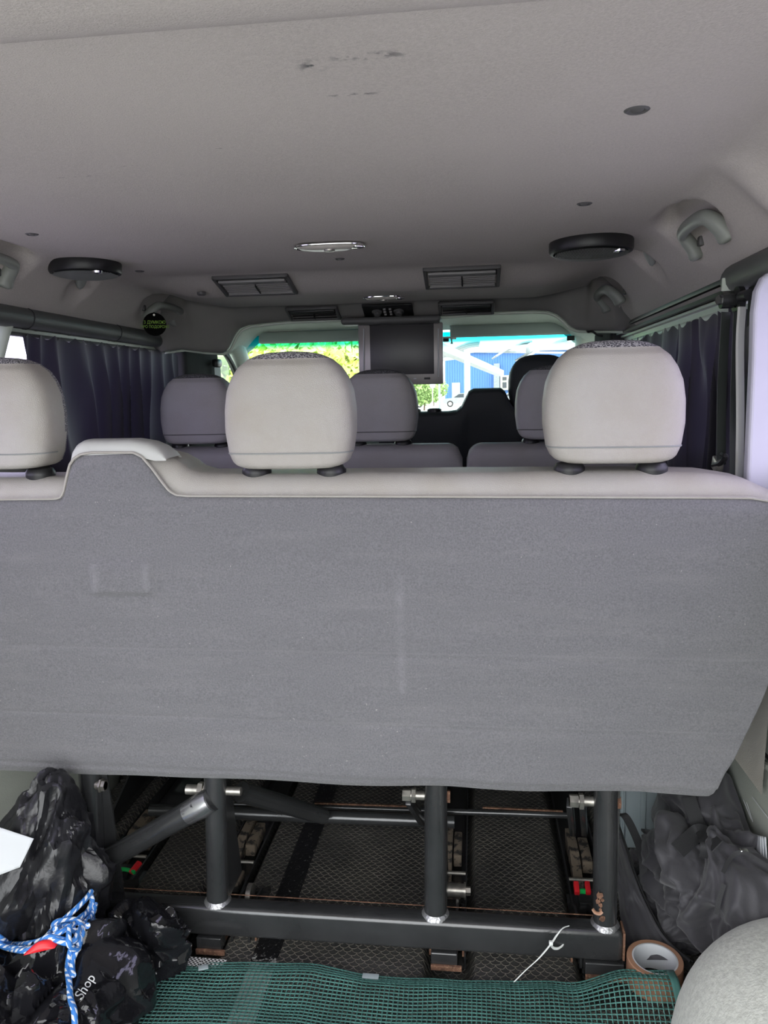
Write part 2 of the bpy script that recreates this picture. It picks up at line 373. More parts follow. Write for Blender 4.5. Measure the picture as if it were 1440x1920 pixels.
def struct(mb, name, m, label=None, **k):
    o = mb.build(name, m, **k); o['kind'] = 'structure'
    if label: o['label'] = label
    return o
def copy_tree(o, parent=None):
    c = o.copy(); col.objects.link(c); c.parent = parent
    for ch in o.children: copy_tree(ch, c)
    return c
def ss(a, b, x):
    t = max(0, min(1, (x - a) / (b - a))); return t * t * (3 - 2 * t)
def lerp(pts, x):
    if x <= pts[0][0]: return pts[0][1]
    for (a, p), (b, q) in zip(pts, pts[1:]):
        if x <= b: return p + (q - p) * (x - a) / (b - a)
    return pts[-1][1]
def smooth_path(pts, n=8):
    pts = [Vector(p) for p in pts]; P_ = [pts[0] * 2 - pts[1]] + pts + [pts[-1] * 2 - pts[-2]]; o = []
    for i in range(1, len(P_) - 2):
        a, b, c, d = P_[i - 1:i + 3]
        for k in range(n):
            t = k / n; o.append(.5 * ((2 * b) + (c - a) * t + (2 * a - 5 * b + 4 * c - d) * t * t + (3 * b - a - 3 * c + d) * t ** 3))
    o.append(pts[-1]); return o

# ================================================================== STRUCTURE
# ---- floor with sunken seat-rail channels
CH = [(-.505, .052), (-.232, .040), (.268, .032), (.562, .040)]
def floor_z(x, y):
    z = 0.004 * noise.noise(Vector((x * 5, y * 5, 0)))
    for (cx, hw) in CH:
        k = 1 - ss(hw - .006, hw + .022, abs(x - cx))
        z -= .042 * k * ss(1.235, 1.31, y)
    z += .006 * math.sin(x * 9 + 1) * (1 - ss(1.2, 1.35, y))
    z -= .012 * math.exp(-((x + .39) / .04) ** 2) * (1 - ss(1.22, 1.34, y)) 
    return z
xs = sorted(set([round(-.88 + i * .02, 4) for i in range(89)] + [round(c + d, 4) for c, h in CH for d in [k * .005 for k in range(-14, 15)]]))
ys = [-.1 + i * .1 for i in range(13)] + [1.12 + .02 * i for i in range(60)] + [2.35 + .15 * i for i in range(13)]
b = MB(); b.world = True
b.v = [Vector((x, y, floor_z(x, y))) for y in ys for x in xs]; nx = len(xs)
b.f = [(j * nx + i, j * nx + i + 1, (j + 1) * nx + i + 1, (j + 1) * nx + i) for j in range(len(ys) - 1) for i in range(nx - 1)]
floor = struct(b, 'floor', 'floor', 'black rubber van floor mat with a fish scale relief', angle=0)
s = MB(); s.world = True
def strip_fn(u, v):
    y = 1.1 + v * 1.3; x = -.112 + u * .051; return (x, y, floor_z(x, y) + .0025)
s.grid(strip_fn, 6, 60)
so = s.build('black_strip', 'strip', floor); so['label'] = 'smooth black strip with a worn white patch'
# ---- headliner
def head_z(x, y):
    ax = abs(x)
    side = ss(.69, .93, ax)
    z = 1.42 - .185 * side
    k = ss(2.17, 2.37, y) * .043 * (1 - ss(.50, .74, ax))
    z -= k
    if y > 2.4: z += .008 * ss(2.4, 2.7, y) * (1 - ss(.5, .7, ax))
    z -= .03 * ss(2.75, 2.85, y) * ss(.55, .7, ax)
    for (cx, cy, rx, ry, dz) in ((.750, 1.66, .055, .15, .045), (.750, 2.63, .055, .15, .042), (.755, 2.08, .04, .06, .03), (.75, 2.86, .03, .05, .02)):
        d = ((ax - cx) / rx) ** 2 + ((y - cy) / ry) ** 2
        if d < 1.6: z += dz * (1 - ss(.45, 1.25, d))
    z -= .025 * math.exp(-(((x - .76) / .05) ** 2 + ((y - 1.30) / .05) ** 2))
    z += .006 * ss(.16, .10, math.hypot(ax - .605, y - 1.92)) * 0
    z += .003 * noise.noise(Vector((x * 3, y * 3, 5)))
    return z
b = MB(); b.world = True
b.grid(lambda u, v: (-.875 + u * 1.75, .745 + v * 2.055, head_z(-.875 + u * 1.75, .745 + v * 2.055)), 140, 170)
ceiling = struct(b, 'ceiling', 'liner', 'warm grey felt van headliner with soft step and recesses', angle=0, recalc=False)
b = MB(); b.world = True
b.grid(lambda u, v: (-.9 + u * 1.8, -.12 + v * .875, 1.408 - .14 * ss(.66, .92, abs(-.9 + u * 1.8)) - .012 * (1 - v) + (.012 * ss(.97, 1, v))), 60, 24)
struct(b, 'trim_1', 'liner', 'rear roof header panel at the top edge of the view', angle=0, recalc=False)
# clips pressed into the headliner
for (px, py, r) in ((1194, 208, .016), (1096, 383, .0145), (60, 440, .0135), (637, 486, .013), (262, 509, .013), (378, 553, .013), (1015, 527, .012)):
    p = P(px, py, Z=1.42)
    for _ in range(6): p = P(px, py, Z=head_z(p.x, p.y) - .001)
    MB().lathe(p + Vector((0, 0, .003)), (0, 0, -1), [(0, .0045), (r * .35, .0045), (r * .55, .002), (r * .8, .004), (r, .002), (r * 1.02, -.004)], 20).build('trim_clip', 'vent_dark', ceiling)
# ---- outer body: unseen roof and side skins added to block light
b = MB(); b.world = True
b.box((0, 1.4, 1.49), (2.0, 3.1, .05)); b.box((0, 3.2, 1.47), (1.9, 1.1, .04))
struct(b, 'trim_2', 'body_metal', 'unseen roof skin added above the headliner to block light')
def side(sg, name, lab):
    b = MB(); b.world = True
    def wallf(u, v):
        y = -.12 + u * 4.1; z = -.06 + v * 1.0
        x = .885 - .035 * math.exp(-((z - .30) / .25) ** 2) - .02 * ss(.55, .9, z)
        x -= .02 * ss(1.55, 1.9, y) * (1 - ss(.1, .3, z))
        if sg < 0: x -= .17 * ss(1.40, 1.8, y) * (1 - ss(1.95, 2.15, y)) * (1 - ss(.24, .34, z))  # low left wall bulged inward to face the rear and catch its light
        return (sg * x, y, z)
    b.grid(wallf, 60, 30)
    b.box((sg * .97, 1.93, .42), (.05, 4.1, 1.0))
    for (y0, y1) in ((-.12, .25), (2.98, 3.36)) + (((1.40, 1.47),) if sg > 0 else ()):
        b.box((sg * .925, (y0 + y1) / 2, 1.15), (.10, y1 - y0, .58), bev=.01)
    b.box((sg * .935, 1.93, 1.385), (.11, 4.1, .15), bev=.01)
    return struct(b, name, 'wall', lab)
wl = side(-1, 'wall_left', 'left greenish grey side wall lining of the van')
wr = side(1, 'wall_right', 'right greenish grey side wall lining of the van')
# pressed groove and storage pocket rim on the right wall
pts = [P(x, y, X=.852) for x, y in ((1398, 1330), (1400, 1375), (1410, 1405), (1425, 1425), (1450, 1445), (1490, 1462))]
MB().tube(smooth_path(pts, 5), .011, 8, sq=.6).build('pocket_rim', 'wall', wr)
pts = [P(x + 14, y - 6, X=.855) for x, y in ((1398, 1330), (1400, 1375), (1410, 1405), (1425, 1425), (1450, 1445), (1490, 1462))]
MB().tube(smooth_path(pts, 5), .006, 8, sq=.6).build('pocket_groove', 'rubber', wr)
pts = [P(x, y, X=.858) for x, y in ((1368, 1428), (1364, 1440), (1361, 1452), (1365, 1456), (1369, 1440), (1368, 1428))]
# scratches on the wall
b = MB()
for (a, c) in (((1410, 1494), (1440, 1534)), ((1394, 1500), (1408, 1535)), ((1400, 1505), (1411, 1540)), ((1396, 1440), (1403, 1450)), ((1404, 1420), (1408, 1430))):
    b.ribbon([P(*a, X=.846), P(*c, X=.846)], (0, .0016, .0012), .0006)
b.build('scratch', 'paper', wr)
# side glass
def pane(x, y0, y1, z0, z1, i, m, lab):
    b = MB(); b.world = True; b.box((x, (y0 + y1) / 2, (z0 + z1) / 2), (.004, y1 - y0, z1 - z0)); struct(b, 'window_%d' % i, m, lab, smooth=False)
pane(-.955, 1.47, 2.98, .90, 1.32, 1, 'glass_lilac', 'left middle side window behind the curtain')
pane(.955, 1.47, 2.98, .90, 1.32, 2, 'glass_lilac', 'right middle side window behind the curtain')
pane(-.955, 3.18, 3.95, .90, 1.32, 3, 'glass_side', 'left cab door window')
pane(.955, 3.18, 3.95, .90, 1.32, 4, 'glass_side', 'right cab door window')
pane(-.955, .25, 1.47, .90, 1.32, 5, 'glass_lilac', 'left rear side window')
pane(.955, .25, 1.40, .90, 1.32, 6, 'glass_lilac', 'right rear side window')
# windscreen, unseen cowl added to block light, A pillars, cab headliner
b = MB(); b.world = True
def wsf(u, v):
    x = -.86 + u * 1.72; return (x, 3.80 + (1 - v) * .55 - .16 * (abs(x) / .86) ** 2, .80 + v * .56)
b.grid(wsf, 24, 12); struct(b, 'window_7', 'glass_front', 'windscreen with a cyan tinted strip along its top', angle=0)
b = MB(); b.world = True
b.box((0, 4.15, .45), (1.9, .5, 1.0), bev=.03); b.box((0, 3.85, .80), (1.7, .35, .14), bev=.05, seg=4)
struct(b, 'trim_3', 'trim_dark', 'unseen dashboard and cowl added below the windscreen to block light')
for i, sg in enumerate((-1, 1)):
    b = MB(); b.world = True
    b.tube(smooth_path([(sg * .83, 3.30, 1.40), (sg * .82, 3.55, 1.36), (sg * .83, 3.75, 1.26), (sg * .85, 4.0, 1.0), (sg * .87, 4.3, .78)], 6), .045, 12)
    struct(b, 'trim_%d' % (4 + i), 'liner_green', ('left', 'right')[i] + ' windscreen pillar')
b = MB(); b.world = True
def cabf(u, v):
    x = -.86 + u * 1.72; y = 2.80 + v * .98
    return (x, y, 1.43 - .05 * ss(.3, 1, v) - .11 * ss(.66, .86, abs(x)) - .012 * ss(.93, 1, v))
b.grid(cabf, 60, 24); struct(b, 'trim_6', 'liner_green', 'pale greenish cab headliner above the windscreen', angle=0, recalc=False)
# bulkhead arch between passenger headliner and cab
edge = [(-.90, 1.255), (-.84, 1.245), (-.76, 1.253), (-.679, 1.241), (-.608, 1.235), (-.585, 1.245), (-.571, 1.267), (-.553, 1.300), (-.535, 1.320), (-.50, 1.332), (-.42, 1.338), (-.352, 1.342), (-.162, 1.344), (.208, 1.342), (.339, 1.350), (.524, 1.351), (.575, 1.347), (.606, 1.335), (.634, 1.312), (.65, 1.293), (.675, 1.281), (.72, 1.277), (.80, 1.275), (.90, 1.270)]
b = MB(); b.world = True
def archf(u, v):
    x = -.9 + 1.8 * u; ze = lerp(edge, x); zt = head_z(max(-.87, min(.87, x)), 2.69)
    if v < .6:
        t = v / .6; return (x, 2.69 + .11 * t, zt + (ze - zt) * ss(0, 1, t) * 1.0)
    t = (v - .6) / .4; return (x, 2.80 + .02 * math.sin(t * math.pi / 2), ze + .006 * (1 - math.cos(t * math.pi)) + .0 if t < .5 else ze + .09 * (t - .5) * 2 + .006)
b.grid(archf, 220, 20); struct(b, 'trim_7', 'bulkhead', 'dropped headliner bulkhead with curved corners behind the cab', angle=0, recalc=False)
b = MB(); b.world = True
b.tube([(x, 2.835, z - .002) for x, z in [(-.9 + .01 * i, lerp(edge, -.9 + .01 * i)) for i in range(181)]], .005, 6)
struct(b, 'trim_8', 'body_metal', 'thin pale edging along the bulkhead arch')
# dark roof trims, curtain rails
def roof_trim(sg, y0, y1, i, m='trim_dark', r=.028, z=1.287, x=.835, lab='', seams=()):
    b = MB(); b.world = True
    b.tube([(sg * x, y0 + (y1 - y0) * k / 10, z) for k in range(11)], r, 16, sq=.9)
    o = struct(b, 'trim_%d' % i, m, lab)
    for y in seams: MB().tube([(sg * x, y - .002, z), (sg * x, y + .002, z)], r + .0012, 16, sq=.9).build('seam', 'rubber', o)
roof_trim(-1, .2, 3.05, 9, lab='long dark padded trim over the left side windows', seams=(1.92, 2.42))
roof_trim(1, .2, 1.63, 10, lab='dark padded trim over the right rear corner', r=.032, z=1.285, x=.83)
b = MB(); b.world = True
b.box((.85, 2.35, 1.300), (.03, 1.5, .022), bev=.004); b.box((.845, 2.35, 1.272), (.02, 1.5, .008))
struct(b, 'trim_11', 'black_plastic', 'black double seal above the right middle window')
b = MB(); b.world = True
b.box((.862, 2.35, 1.262), (.02, 1.5, .006)); b.box((.875, 2.35, 1.235), (.02, 1.5, .045)); struct(b, 'trim_12', 'body_metal', 'pale painted metal strip above the right curtain')
# white pillar trim right
b = MB(); b.world = True
poly = [(.795, .62), (.789, .8), (.787, 1.0), (.786, 1.13), (.784, 1.20), (.787, 1.235), (.796, 1.256), (.812, 1.268), (.90, 1.275), (.96, 1.275), (.96, .62)]
b.prism(poly, 1.385, 1.41)
o = struct(b, 'trim_13', 'pillar_white', 'white pillar trim beside the right end of the rear bench', smooth=False)
bv = o.modifiers.new('round', 'BEVEL'); bv.width = .006; bv.segments = 3; bv.limit_method = 'ANGLE'
b = MB(); b.world = True
b.ribbon(smooth_path([(.786, 1.45, 1.215), (.784, 1.445, 1.15), (.790, 1.44, 1.0), (.794, 1.435, .8)], 6), (.013, .008, 0), .005)
struct(b, 'trim_14', 'plastic_grey', 'narrow pale green pillar edge behind the seat belt')
b = MB(); b.world = True
b.box((.835, 1.50, 1.0), (.03, .06, .62), bev=.005)
struct(b, 'trim_15', 'rubber', 'black rubber door seal beside the right pillar')
# left pillar trim arc
b = MB(); b.world = True
pts = [P(x, y, X=-.84) for x, y in ((-60, 560), (-20, 578), (14, 598), (8, 625), (-2, 665), (-14, 720), (-30, 800))]
b.tube(smooth_path(pts, 6), .014, 10, sq=.5); struct(b, 'trim_16', 'body_metal', 'pale curved window edge at the left border')
# left B pillar dark and cab door seals
b = MB(); b.world = True
b.box((-.84, 3.16, 1.08), (.07, .40, .46), bev=.02, seg=3); struct(b, 'trim_17', 'trim_matte', 'dark left door pillar beyond the curtain')
b = MB(); b.world = True
b.tube(smooth_path([(-.80, 3.16, 1.30), (-.81, 3.40, 1.285), (-.82, 3.6, 1.22), (-.83, 3.78, 1.08), (-.83, 3.85, .9)], 6), .012, 8)
b.tube(smooth_path([(-.83, 3.16, 1.325), (-.84, 3.44, 1.31), (-.85, 3.66, 1.24), (-.86, 3.85, 1.08), (-.86, 3.92, .9)], 6), .014, 8)
struct(b, 'trim_18', 'rubber', 'black curved seals round the left cab door')
b = MB(); b.world = True
b.box((.85, 3.16, 1.08), (.07, .40, .46), bev=.02, seg=3); struct(b, 'trim_19', 'trim_matte', 'dark right door pillar')

# ================================================================== CURTAINS
def curtain(sg, y0, y1, x0, ztop, zbot, seed, label, nfold, drape=0):
    root = empty('curtain', (sg * x0, (y0 + y1) / 2, zbot), label, 'curtain')
    def f(u, v):
        y = y0 + (y1 - y0) * u; k = .35 + .65 * ss(0, .35, v)
        ph = nfold * u + 1.6 * noise.noise(Vector((u * 3, v * .8, seed)))
        a = math.sin(ph * 2 * math.pi) + .5 * math.sin(ph * 3.7 + v * 2.5 * noise.noise(Vector((u * 4, 0, seed)))) * v
        x = sg * (x0 - .012 - .016 * k * a - .012 * k * noise.noise(Vector((u * 9, v * 1.5, seed + 4))))
        y += .012 * math.cos(ph * 2 * math.pi) * k + drape * v * (u - .5)
        z = ztop + (zbot - ztop) * v + (.006 * math.sin(u * nfold * 11 + seed) * (1 - v) ** 6)
        return (x, y, z)
    MB().grid(f, 260, 36).build('fabric_panel', 'curtain', root, angle=0, recalc=False)
    return root
cl = curtain(-1, 1.885, 2.93, .84, 1.245, .72, 3, 'dark purple gathered curtain hanging from the left rail', 11)
MB().box((-.852, 2.36, 1.262), (.012, 1.03, .022), bev=.003).build('rail', 'body_metal', cl)['label'] = 'pale metal curtain rail'
for y in (1.98, 2.15, 2.4, 2.65, 2.83): MB().cyl((-.846, y, 1.264), (-.838, y, 1.264), .004, 10).build('rail_screw', 'zinc', cl)
MB().box((-.845, 2.36, 1.246), (.018, 1.05, .010), bev=.003).build('track', 'trim_dark', cl)
cr_ = curtain(1, 1.47, 2.02, .835, 1.225, .72, 11, 'black curtain bunched at the right window behind the belt', 5)
cr2 = curtain(1, 2.0, 2.9, .855, 1.232, .72, 17, 'dark purple curtain further forward on the right side', 8)
MB().box((.86, 2.3, 1.235), (.012, 1.2, .014), bev=.003).build('rail', 'body_metal', cr2)

# ================================================================== HEADREST
def headrest_parts(parent, cx, cy, z0, h, mL, mP, wdt=.108, dep=.058, post_to=None, plain=False):
    prof = [(0, .72), (.02, .86), (.06, .94), (.14, 1.0), (.32, 1.05), (.50, 1.05), (.66, 1.01), (.77, .93), (.86, .82), (.93, .67), (.97, .50), (.993, .28), (1.0, .0)]
    NU, NV = 56, 36
    b = MB()
    def f(u, v):
        if v < .12: t = v / .12 * .06
        else: t = .06 + (v - .12) / .88 * .94
        t = 1 - (1 - t) ** 1.25 if t > .06 else t
        s_ = lerp(prof, t); a = 2 * math.pi * u; n = 4.2
        c, s2 = math.cos(a), math.sin(a)
        r = (abs(c) ** n + abs(s2) ** n) ** (-1 / n)
        x = cx + wdt * s_ * r * c; dd = dep * (.72 + .28 * s_) * (1 if s_ > .9 else s_ / .9 * .35 + .65)
        if t >= .9: dd = dep * (.72 + .28 * s_) * max(s_, .0) ** .55
        y = cy + dd * r * s2 + .012 * (t - .5)
        return (x, y, z0 + h * t)
    b.grid(f, NU, NV, closeu=True)
    b.v += [Vector((cx, cy, z0)), ]; c0 = len(b.v) - 1; b.f += [(c0, (i + 1) % NU, i) for i in range(NU)]
    def cls(fc):
        c = sum((b.v[i] for i in fc), Vector()) / len(fc)
        if plain: return 0
        if c.z > z0 + h * .925 or (c.y > cy + .022): return 2
        if c.z < z0 + h * .115: return 1
        return 0
    sets = {0: [], 1: [], 2: []}
    for fc in b.f: sets[cls(fc)].append(fc)
    main = None
    for k, nm, m in ((0, 'headrest', mL), (1, 'lower_panel', mL), (2, 'fabric_insert', mP)):
        if not sets[k]: continue
        used = sorted({i for fc in sets[k] for i in fc}); mp = {o: i for i, o in enumerate(used)}
        q = MB(); q.v = [b.v[i] for i in used]; q.f = [tuple(mp[i] for i in fc) for fc in sets[k]]
        o = q.build(nm, m, parent if main is None else main, angle=0, recalc=False)
        if main is None: main = o
    # piping at the lower seam
    if not plain:
        v = .12 + .88 * .06
        loop = []
        for i in range(NU // 2, NU + 1):
            p = Vector(f(i / NU, .165)); 
            if p.y < cy + .02: loop.append(p)
        MB().tube(loop, .0016, 6).build('piping', 'hook_grey' if mL == 'leather' else 'vent_dark', main)
    zt = post_to if post_to is not None else z0 - .03
    for dx in (-.068, .068):
        MB().cyl((cx + dx, cy, zt - .02), (cx + dx, cy, z0 + .01), .006, 12).build('post', 'metal_black', main)
        MB().lathe((cx + dx, cy, zt - .005), (0, 0, 1), [(.024, -.012), (0.026, 0), (.0262, .006), (.022, .013), (.013, .016), (.008, .018), (.0, .018)], 28).build('collar', 'black_plastic', main)
    return main

# ================================================================== REAR BENCH (nearest)
bench = empty('bench_seat', (0, 1.40, 0), 'rear bench with light leather headrests and grey felt back, nearest the camera', 'seat')
ctop = [(-.86, .87), (-.80, .900), (-.425, .902), (-.414, .905), (-.408, .915), (-.400, .939), (-.392, .962), (-.382, .974), (-.369, .981), (-.35, .984), (-.272, .983), (-.257, .976), (-.24, .955), (-.224, .931), (-.212, .915), (-.200, .908), (-.18, .906), (.1, .904), (.70, .899), (.76, .898), (.795, .892), (.825, .875), (.845, .84)]
cbot = [(-.845, .65), (-.82, .50), (-.79, .41), (-.75, .365), (-.6, .361), (-.2, .363), (.134, .363), (.42, .364), (.607, .369), (.70, .365), (.725, .366), (.737, .374), (.748, .405), (.761, .430), (.780, .482), (.799, .535), (.812, .585), (.825, .66), (.838, .75)]
def lean(z): return 1.283 + (.905 - z) * .03
XA, XB = -.845, .838
def cloth_back(u, v, off=0):
    x = XA + (XB - XA) * u; zt, zb = lerp(ctop, x), lerp(cbot, x); z = zt + (zb - zt) * v
    e = min((zt - z), 1); eb = z - zb; es = min(x - XA, XB - x)
    y = lean(z) - .004
    y += .012 * (1 - min(1, max(0, e) / .02) ** .5) * .7
    y += .022 * (1 - min(1, max(0, eb) / .022) ** .5)
    y += .03 * (1 - min(1, es / .03) ** .5)
    # worn lines pressed in the felt
    for zz, a in ((.622, .0016), (.49, .0020), (.385, .0040), (.845, .0008)):
        y += a * math.exp(-((z - zz + .004 * math.sin(x * 3)) / .004) ** 2)
    y += -.004 * ss(.53, .44, z) * ss(.8, .2, abs(x)) * .5
    # raised label patch left
    if -.375 < x < -.25 and .725 < z < .80:
        y -= .0085 * ss(-.375, -.362, x) * ss(-.25, -.262, x) * ss(.725, .737, z) * ss(.80, .775, z)
    y += .004 * noise.noise(Vector((x * 2.2, z * 3, 1))) + .0016 * noise.noise(Vector((x * 9, z * 16, 2)))
    y += .004 * math.exp(-((x - .275) / .012) ** 2) * ss(.5, .6, z) * ss(.88, .8, z) * -.5
    if z < zb + .03: z += .004 * noise.noise(Vector((x * 6, 0, 9)))
    return (x, y, z)
b = MB(); b.grid(cloth_back, 420, 150)
# wrap round edge
def wrapf(u, v):
    x, y, z = cloth_back(u, 1); return (x, y + v * .05, z + .006 * math.sin(v * 3) * -1)
b.grid(wrapf, 420, 4)
def wraps(u, v):
    x, y, z = cloth_back(1, u); return (x, y + v * .06, z)
b.grid(wraps, 60, 4)
b.build('fabric_back', 'cloth', bench, angle=0, recalc=False)['label'] = 'grey felt back panel with a raised patch'
# leather bolster body
btop = [(-.86, .90), (-.83, .928), (-.78, .940), (-.43, .940), (-.412, .940), (-.400, .942), (-.39, .958), (-.378, .972), (-.36, .982), (-.25, .982), (-.225, .975), (-.205, .964), (-.19, .952), (-.165, .944), (-.1, .942), (.60, .942), (.70, .938), (.76, .928), (.81, .905), (.838, .87)]
def bol(u, v):
    x = XA + (XB - XA) * u; zt = lerp(btop, x); zc = lerp(ctop, x) - .012; d = min(1, min(x - XA, XB - x) / .04) ** .5
    hgt = zt - zc
    if v < .45:
        a = v / .45 * math.pi / 2; y = 1.292 + .036 * (1 - math.cos(a)); z = zc + hgt * math.sin(a) ** .8
    elif v < .7: y = 1.328 + .076 * (v - .45) / .25; z = zt
    elif v < .85:
        a = (v - .7) / .15 * math.pi / 2; y = 1.404 + .03 * math.sin(a); z = zt - .03 * (1 - math.cos(a))
    else: y = 1.434 + (v - .85) / .15 * .06; z = zt - .03 - (v - .85) / .15 * .5
    tw = ss(-.44, -.40, x) * ss(-.17, -.2, x)
    z += .0015 * noise.noise(Vector((x * 12, y * 20, 3)))
    return (x, 1.292 + (y - 1.292) * (.4 + .6 * d), z)
b = MB(); b.grid(bol, 380, 30); b.build('leather_bolster', 'leather', bench, angle=0, recalc=False)
# stitched piping line along the felt top edge
pp = [Vector((x, lean(z) - .001, z + .002)) for x, z in [(XA + (XB - XA) * i / 400, lerp(ctop, XA + (XB - XA) * i / 400)) for i in range(401)]]
MB().tube(pp, .0024, 6).build('piping', 'leather', bench)
MB().tube([(.602, 1.30, .912), (.603, 1.315, .935), (.604, 1.345, .9435), (.604, 1.40, .943)], .0008, 6).build('stitch_seam', 'leather', bench)
# belt tower cap
def cap(u, v):
    x = -.390 + .176 * u; a = v * math.pi
    prof = lerp([(-.390, .975), (-.388, .990), (-.380, 1.002), (-.368, 1.008), (-.28, 1.008), (-.25, 1.003), (-.232, .995), (-.220, .984), (-.214, .974)], x)
    zl = lerp([(-.390, .966), (-.38, .974), (-.369, .981), (-.272, .983), (-.255, .975), (-.235, .970), (-.214, .970)], x)
    yc, ry = 1.318, .036
    z = zl + (prof - zl) * max(0, math.sin(a)) ** .45
    return (x, yc - ry * math.copysign(abs(math.cos(a)) ** .6, math.cos(a)), z)
b = MB(); b.grid(cap, 60, 24); b.build('belt_tower_cap', 'plastic_grey', bench, angle=0, recalc=False)['label'] = 'pale plastic cap of the belt tower'
for cx in (-.548, .0, .548): headrest_parts(bench, cx, 1.335, .958 if cx else .954, .200, 'leather', 'pattern', post_to=.946)
# squab (seat cushion) under
MB().box((0, 1.72, .40), (1.6, .52, .12), bev=.04, seg=4).build('seat_cushion', 'leather', bench)
# --- frame
MB().box((.064, 1.325, .066), (1.048, .042, .062), bev=.010, seg=3).build('rear_crossbar', 'metal_black', bench)['label'] = 'long black steel crossbar on the floor'
b = MB(); b.ribbon([(-.4, 1.349, .0972), (.58, 1.349, .0972)], (0, .0018, 0), .0008).build('rust_line', 'rust', bench)
MB().box((.5895, 1.325, .066), (.004, .036, .056), bev=.001).build('bar_end', 'rust', bench)
def leg(x0, x1, webw=.03, ch=False):
    root = MB().tube([(x0, 1.33, .095), (x0 + (x1 - x0) * .5, 1.33, .22), (x1, 1.33, .385)], .0215, 20).build('leg', 'metal_black', bench)
    MB().lathe((x0, 1.33, .097), (0, 0, 1), [(.027, -.003), (.026, .001), (.0225, .004), (.021, .007)], 20).build('weld_bead', 'weld', root)
    # folded side plate behind the tube
    s_ = 1
    MB().prism([(1.335, .10), (1.42, .10), (1.40, .20), (1.375, .38), (1.335, .38)], x0 + .018, x0 + .022, 'X').build('side_plate', 'metal_black', root, smooth=False)
    return root
legs = [leg(-.186, -.176), leg(.243, .247), leg(.558, .553)]
lg4 = MB().tube([(-.445, 1.335, .09), (-.437, 1.335, .22), (-.432, 1.335, .385)], .0225, 20).build('leg', 'metal_black', bench)
MB().prism([(-.43, .09), (-.385, .09), (-.392, .22), (-.402, .38), (-.43, .38)], 1.338, 1.343).build('side_plate', 'metal_black', lg4, smooth=False)
# worn patches on the right leg foot
q = P(1128, 1700, Y=1.309)
b = MB()
for (px, py, s_) in ((1124, 1680, .006), (1121, 1690, .005), (1126, 1697, .004), (1130, 1688, .003), (1129, 1722, .005), (1126, 1706, .003)):
    p = P(px, py, Y=1.3085); n = 9; rnd = random.Random(px)
    ring = [(p.x + s_ * (.6 + .6 * rnd.random()) * math.cos(2 * math.pi * k / n), p.z + 1.4 * s_ * (.6 + .6 * rnd.random()) * math.sin(2 * math.pi * k / n)) for k in range(n)]
    b.prism(ring, 1.3082, 1.3095)
b.build('rust_patch', 'rust', legs[2], smooth=False)
pts = smooth_path([P(1111, 1704, Y=1.306), P(1116, 1711, Y=1.304), P(1124, 1713, Y=1.304), P(1129, 1709, Y=1.306)], 4)
MB().tube(pts, .0032, 6, sq=.4).build('bare_scar', 'tape_brown', legs[2])
# diagonal brace with a flattened upper end
a, c = P(394, 1500, Y=1.315), P(195, 1615, Y=1.315)
dv = (a - c)
pts = [c, c + dv * .3, c + dv * .62, c + dv * .80, c + dv * .93, c + dv * 1.02]
br = MB().tube(pts, [.021, .021, .0215, .023, .024, .023], 20, sq=1.0).build('diagonal_brace', 'metal_black', bench)
b = MB().tube([c + dv * .80 + Vector((0, -.0035, 0)), c + dv * .93 + Vector((0, -.0045, 0)), c + dv * 1.01 + Vector((0, -.004, 0))], [.0215, .0235, .0215], 20).build('flattened_end', 'metal_worn', br)
# second brace going forward from leg 1 to the front bar
a = P(452, 1485, Y=1.42); c = P(606, 1530, Y=1.62)
MB().tube([a, (a + c) / 2, c], [.021, .02, .018], 16).build('forward_brace', 'metal_black', bench)
# pivots and bolts at the top of the legs
def bolt(p, ax, L, r, parent, m='zinc'):
    p = Vector(p); ax = Vector(ax).normalized()
    MB().cyl(p, p + ax * L, r * .75, 14).cyl(p + ax * L * .45, p + ax * L * .62, r * 1.25, 6).cyl(p + ax * L * .66, p + ax * L, r, 6).build('pivot_bolt', m, parent)
bolt(P(452, 1484, Y=1.335), (-1, 0, 0), .07, .011, legs[0]); bolt(P(350, 1480, Y=1.335), (1, 0, 0), .055, .013, legs[0])
bolt(P(800, 1492, Y=1.335), (-1, 0, 0), .045, .011, legs[1]); bolt(P(822, 1492, Y=1.34), (1, 0, 0), .022, .012, legs[1], 'rust')
bolt(P(1115, 1503, Y=1.335), (-1, 0, 0), .045, .012, legs[2]); bolt(P(1142, 1503, Y=1.34), (1, 0, 0), .020, .012, legs[2], 'rust')
bolt(P(180, 1472, Y=1.325), (1, 0, 0), .020, .011, lg4)
# front bars
a, c = P(282, 1519, Z=.095), P(852, 1541, Z=.095)
MB().cyl(a, c, .0145, 18).build('front_crossbar', 'metal_black', bench)
a, c = P(440, 1508, Z=.09), P(1072, 1529, Z=.09)
MB().cyl(a, c, .0075, 14).build('release_rod', 'metal_black', bench)
MB().ribbon([P(590, 1506, Z=.10), P(770, 1512, Z=.10)], (0, .004, 0), .003).build('rust_line', 'rust', bench)
MB().ribbon([P(905, 1514, Z=.10), P(1055, 1521, Z=.10)], (0, .004, 0), .003).build('rust_line', 'rust', bench)
for (p0, p1) in (((766, 1500), (792, 1540)), ((1068, 1505), (1074, 1560)), ((1092, 1505), (1096, 1560))):
    MB().beam(P(*p0, Y=1.40), P(*p1, Y=1.52), .012, .020, .002).build('link_plate', 'metal_black', bench)
